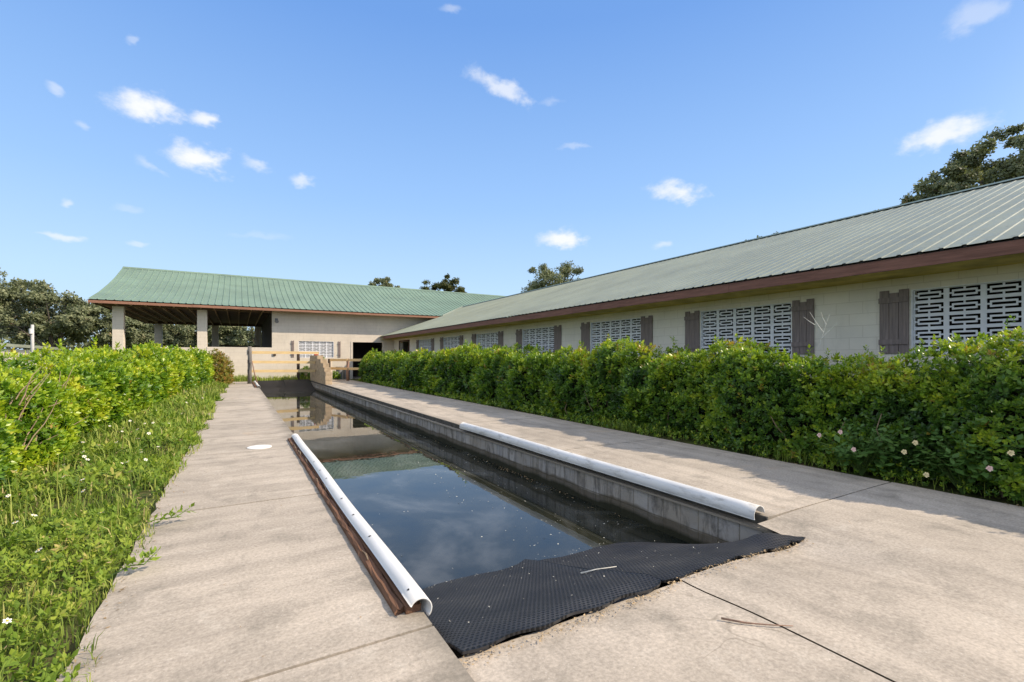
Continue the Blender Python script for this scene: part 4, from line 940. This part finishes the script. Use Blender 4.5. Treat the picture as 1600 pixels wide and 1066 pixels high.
keep = g.uniform(0, 1, n) < .8; flakes(np.stack([x, y, np.full(n, WZ + .004)], 1)[keep], g.uniform(.003, .013, keep.sum()), 43, M['fleck'], 'floating_flecks')
n = 160; x = PX1 - .02 - np.abs(g.normal(0, .05, n)); y = np.concatenate([g.normal(6.0, .45, 80), g.uniform(3.6, 10, 80)]); P = np.stack([x, y, np.full(n, WZ + .006)], 1); flakes(P, g.uniform(.006, .022, n), 44, M['litter'], 'floating_leaves')
n = 150; x = g.uniform(.9, 3.1, n); y = np.concatenate([g.uniform(2.0, 3.3, 90), g.normal(3.28, .03, 60)]); z = mat_z(x, y) + .012; flakes(np.stack([x, y, z], 1), g.uniform(.002, .007, n), 45, M['fleck'], 'mat_flecks')
n = 130; x = np.concatenate([g.uniform(-.5, .55, 60), g.uniform(3.75, 5.7, 70)]); y = np.concatenate([g.uniform(2, 14, 60), g.uniform(1, 14, 70)]); flakes(np.stack([x, y, np.full(n, .006)], 1), g.uniform(.003, .012, n), 46, M['litter'], 'path_litter')
n = 2600; y = g.uniform(.5, 27, n) ** 1.0; x = np.where(g.uniform(0, 1, n) < .6, -.60 + g.normal(.02, .05, n), 5.70 + g.normal(0, .05, n)); flakes(np.stack([x, y, g.uniform(.001, .012, n)], 1), g.uniform(.003, .014, n), 47, M['litter'], 'edge_litter')
n = 3200; y = g.uniform(.8, 20, n); x = -.65 - g.uniform(0, 1, n) * np.interp(y, [3, 9], [2.2, 1.2]); k_ = vnoise(np.stack([x * 1.6, y * 1.6, 0 * x], 1), 23) > .5; flakes(np.stack([x, y, g.uniform(-.02, .09, n)], 1)[k_], (g.uniform(.005, .018, n) * np.clip(y / 5, 1, 2.2))[k_], 48, M['litter'], 'dry_leaves')
def stick(pts, r, mat, label):
    tag(MB().tube(pts, [r * (1 - .6 * i / (len(pts) - 1)) for i in range(len(pts))], 6).obj('twig', mat, smooth=True), label, 'twig')
stick([(2.00, 1.44, .006), (2.06, 1.36, .007), (2.09, 1.33, .008), (2.16, 1.27, .01), (2.23, 1.23, .006)], .005, M['redpost'], 'thin dark red twig on the concrete beside the long joint')
zz = lambda x, y: float(mat_z(np.array([x]), np.array([y]))[0]) + .018
stick([(1.93, 2.42, zz(1.93, 2.42)), (2.03, 2.38, zz(2.03, 2.38)), (2.13, 2.30, zz(2.13, 2.3))], .006, M['fleck'], 'pale peeled stick lying on the black rubber mat')
stick([(.93, 1.08, .006), (.90, 1.16, .01), (.91, 1.22, .006)], .004, M['darkpost'], 'tiny dark twig on the concrete at the bottom edge of the picture')
# ------------------------------------------------------------------ trees
def tree_parts(H, rx, rz, base, nlimb, nclump, per, leaf, seed, flat=1.0, clump=.16, lean=0):
    q = random.Random(seed); g = np.random.default_rng(seed)
    tr = MB(); tips = []; top = Vector((lean * .3, 0, H * base)); r0 = H * .028
    tr.tube([(0, 0, -.2), (q.uniform(-.1, .1), q.uniform(-.1, .1), H * base * .5), tuple(top)], [r0 * 1.35, r0, r0 * .85], 9, caps=False)
    cen = Vector((lean, 0, H - rz))
    for i in range(nlimb):
        a = i * 2 * math.pi / nlimb + q.uniform(-.4, .4); el = q.uniform(-.15, 1.2)
        e = cen + Vector((math.cos(a) * math.cos(el) * rx * .8, math.sin(a) * math.cos(el) * rx * .8, math.sin(el) * rz * .8 * flat))
        m1 = top.lerp(e, .4) + Vector((q.uniform(-.5, .5), q.uniform(-.5, .5), rz * .12)); tr.tube([tuple(top), tuple(m1), tuple(e)], [r0 * .55, r0 * .35, r0 * .08], 6, caps=False)
        for k in range(3):
            s_ = m1.lerp(e, q.uniform(.1, .9)); ee = s_ + Vector((q.uniform(-1, 1), q.uniform(-1, 1), q.uniform(-.2, .8))) * rx * .33; tr.tube([tuple(s_), tuple(s_.lerp(ee, .5) + Vector((0, 0, .15))), tuple(ee)], [r0 * .18, r0 * .1, r0 * .04], 5, caps=False); tips.append(ee)
        tips.append(e)
    cl = []
    for i in range(nclump):
        if i < len(tips) and q.random() < .8: c_ = tips[i]
        else:
            u = Vector((q.gauss(0, 1), q.gauss(0, 1), q.gauss(0, 1))).normalized(); rr = q.uniform(.55, 1.0)
            zf = u.z if u.z > -.35 else u.z * .45
            c_ = cen + Vector((u.x * rx * rr, u.y * rx * rr, zf * rz * rr))
        cl.append(c_)
    cl = np.array([tuple(c_) for c_ in cl]); rad = (g.uniform(.6, 1.35, len(cl)) * clump * rx)
    idx = np.repeat(np.arange(len(cl)), per); u = norm(g.normal(0, 1, (len(idx), 3))); rr = g.uniform(0, 1, (len(idx), 1)) ** .5
    P = cl[idx] + u * rr * rad[idx][:, None] * np.array([[1, 1, .62]])
    tint = (.18 + .4 * g.uniform(0, 1, len(cl)))[idx] + g.normal(0, .14, len(idx)) + (g.uniform(0, 1, len(idx)) < .03) * .4
    V, F, T = rosettes(P, u + np.array([[0, 0, .5]]), np.full(len(idx), leaf), 4, np.clip(tint, 0, 1), seed, tilt=(40, 95), wid=.6, axis_len=.5)
    return tr, (V, F, T)
def tree(name, loc, label, mat, group=None, rot=0, **kw):
    tr, (V, F, T) = tree_parts(**kw)
    o = empty(name, loc, label, 'tree', group, rot); tr.obj('trunk', M['bark'], o, smooth=True); put('crown', np_mesh('crown', V, F, mat, tint=T), o); return o
G1 = 'oaks beyond the left hedge'
tree('oak_tree', (-27.5, 86, 0), 'broad oak at the far left edge, tallest of the row behind the hedge', M['oak'], G1, H=12.6, rx=7.5, rz=5.0, base=.22, nlimb=9, nclump=95, per=60, leaf=.42, seed=101)
tree('oak_tree', (-20.6, 82, 0), 'rounded oak behind the utility pole', M['oak'], G1, H=10.4, rx=5.6, rz=4.6, base=.18, nlimb=8, nclump=90, per=60, leaf=.38, seed=102)
tree('oak_tree', (-14.9, 84, 0), 'dark oak just left of the barn porch', M['oak'], G1, H=9.3, rx=5.0, rz=4.4, base=.16, nlimb=8, nclump=80, per=55, leaf=.38, seed=103)
G2 = 'trees seen through the barn porch'
tree('oak_tree', (-10.4, 94, 0), 'oak seen past the left porch pillar', M['oak'], G2, H=9.5, rx=5.5, rz=4.8, base=.14, nlimb=8, nclump=80, per=50, leaf=.42, seed=104)
tree('oak_tree', (-4.0, 92, 0), 'oak seen through the left porch bay', M['oak'], G2, H=9.0, rx=5.5, rz=4.6, base=.14, nlimb=8, nclump=80, per=50, leaf=.42, seed=105)
tree('oak_tree', (2.5, 90, 0), 'oak seen behind the middle porch pillar', M['oak'], G2, H=9.2, rx=5.5, rz=4.8, base=.14, nlimb=8, nclump=80, per=50, leaf=.42, seed=106)
tree('oak_tree', (8.5, 92, 0), 'oak seen through the right porch bay', M['oak'], G2, H=9.0, rx=5.5, rz=4.6, base=.14, nlimb=8, nclump=80, per=50, leaf=.42, seed=107)
tree('oak_tree', (20.6, 75.4, 0), 'round treetop rising behind the middle of the barn ridge', M['oak'], H=15.2, rx=3.3, rz=4.5, base=.5, nlimb=7, nclump=44, per=40, leaf=.34, seed=108)
tree('pine_tree', (26.2, 65.7, 0), 'flat topped olive green tree behind the right end of the barn ridge', M['pine'], H=13.6, rx=3.6, rz=2.2, base=.72, nlimb=8, nclump=34, per=38, leaf=.30, seed=109, flat=.5, lean=.6)
tree('oak_tree', (35.4, 49.2, 0), 'dark lobed treetop above the middle of the stable roof', M['oak'], H=14.2, rx=4.4, rz=4.2, base=.5, nlimb=8, nclump=70, per=56, leaf=.27, seed=110, clump=.2)
tree('oak_tree', (44.5, 26.8, 0), 'small treetop barely showing over the stable ridge', M['oak'], H=14.0, rx=2.6, rz=2.4, base=.6, nlimb=6, nclump=30, per=36, leaf=.24, seed=111)
tree('oak_tree', (49.2, 12.0, 0), 'large sparse oak towering over the right end of the stable roof', M['oak'], H=18.4, rx=5.6, rz=5.8, base=.45, nlimb=11, nclump=230, per=64, leaf=.28, seed=112, clump=.13)
tree('oak_tree', (54.0, 21.3, 0), 'low treetop left of the large oak behind the stable ridge', M['oak'], H=16.0, rx=2.2, rz=2.4, base=.6, nlimb=6, nclump=22, per=36, leaf=.24, seed=113)
# far wood behind the row
root_g = np.random.default_rng(5); n = 4200; x = root_g.uniform(-75, 55, n); y = 112 + root_g.normal(0, 3, n); z = np.abs(root_g.uniform(0, 1, n)) * (5.2 + 2.6 * vnoise(np.stack([x * .12, 0 * x, 0 * x], 1), 2))
V, F, T = rosettes(np.stack([x, y, z], 1), root_g.normal(0, 1, (n, 3)) + np.array([[0, -.4, .5]]), np.full(n, .95), 6, .1 + .5 * root_g.uniform(0, 1, n), 6, tilt=(30, 95), wid=.6)
tag(put('far_wood', np_mesh('far_wood', V, F, M['oak'], tint=T)), kind='stuff')
# ------------------------------------------------------------------ utility pole, shed
up = empty('utility_pole', (-19.65, 71.6, 0), 'pale utility pole with wires in front of the left oaks', 'utility pole')
MB().tube([(0, 0, -.2), (0, 0, 2.5), (0, 0, 5.0)], [.17, .15, .13], 10).obj('pole', M['pole'], up, smooth=True)
MB().tube([(-.05, -.22, 4.0), (-.05, -.22, 4.55)], [.17, .17], 10).obj('transformer', M['pvc_old'], up)
for z in (4.75, 4.1):
    MB().tube([(0, 0, z), (-6, .4, z - .16), (-12, .8, z - .2), (-20, 1.2, z)], .018, 4).obj('wire', M['wire'], up)
MB().tube([(0, 0, 4.2), (1.2, .4, 1.8), (2.0, .7, -.05)], .02, 4).obj('guy_wire', M['wire'], up)
sh = empty('shed', (-22, 78.2, 0), 'low shed with pale green roof behind the left hedge under the oaks', 'shed')
MB().box(-2.0, 2.6, -.9, .9, -.05, 2.3).obj('wall', M['wall_front'], sh)
MB().add([(-2.4, -1.3, 2.75), (2.9, -1.3, 2.30), (2.9, 1.3, 2.30), (-2.4, 1.3, 2.75), (-2.4, 0, 3.15), (2.9, 0, 2.62)], [(0, 1, 5, 4), (4, 5, 2, 3), (0, 4, 3), (1, 2, 5)]).obj('roof', M['roof_r'], sh)
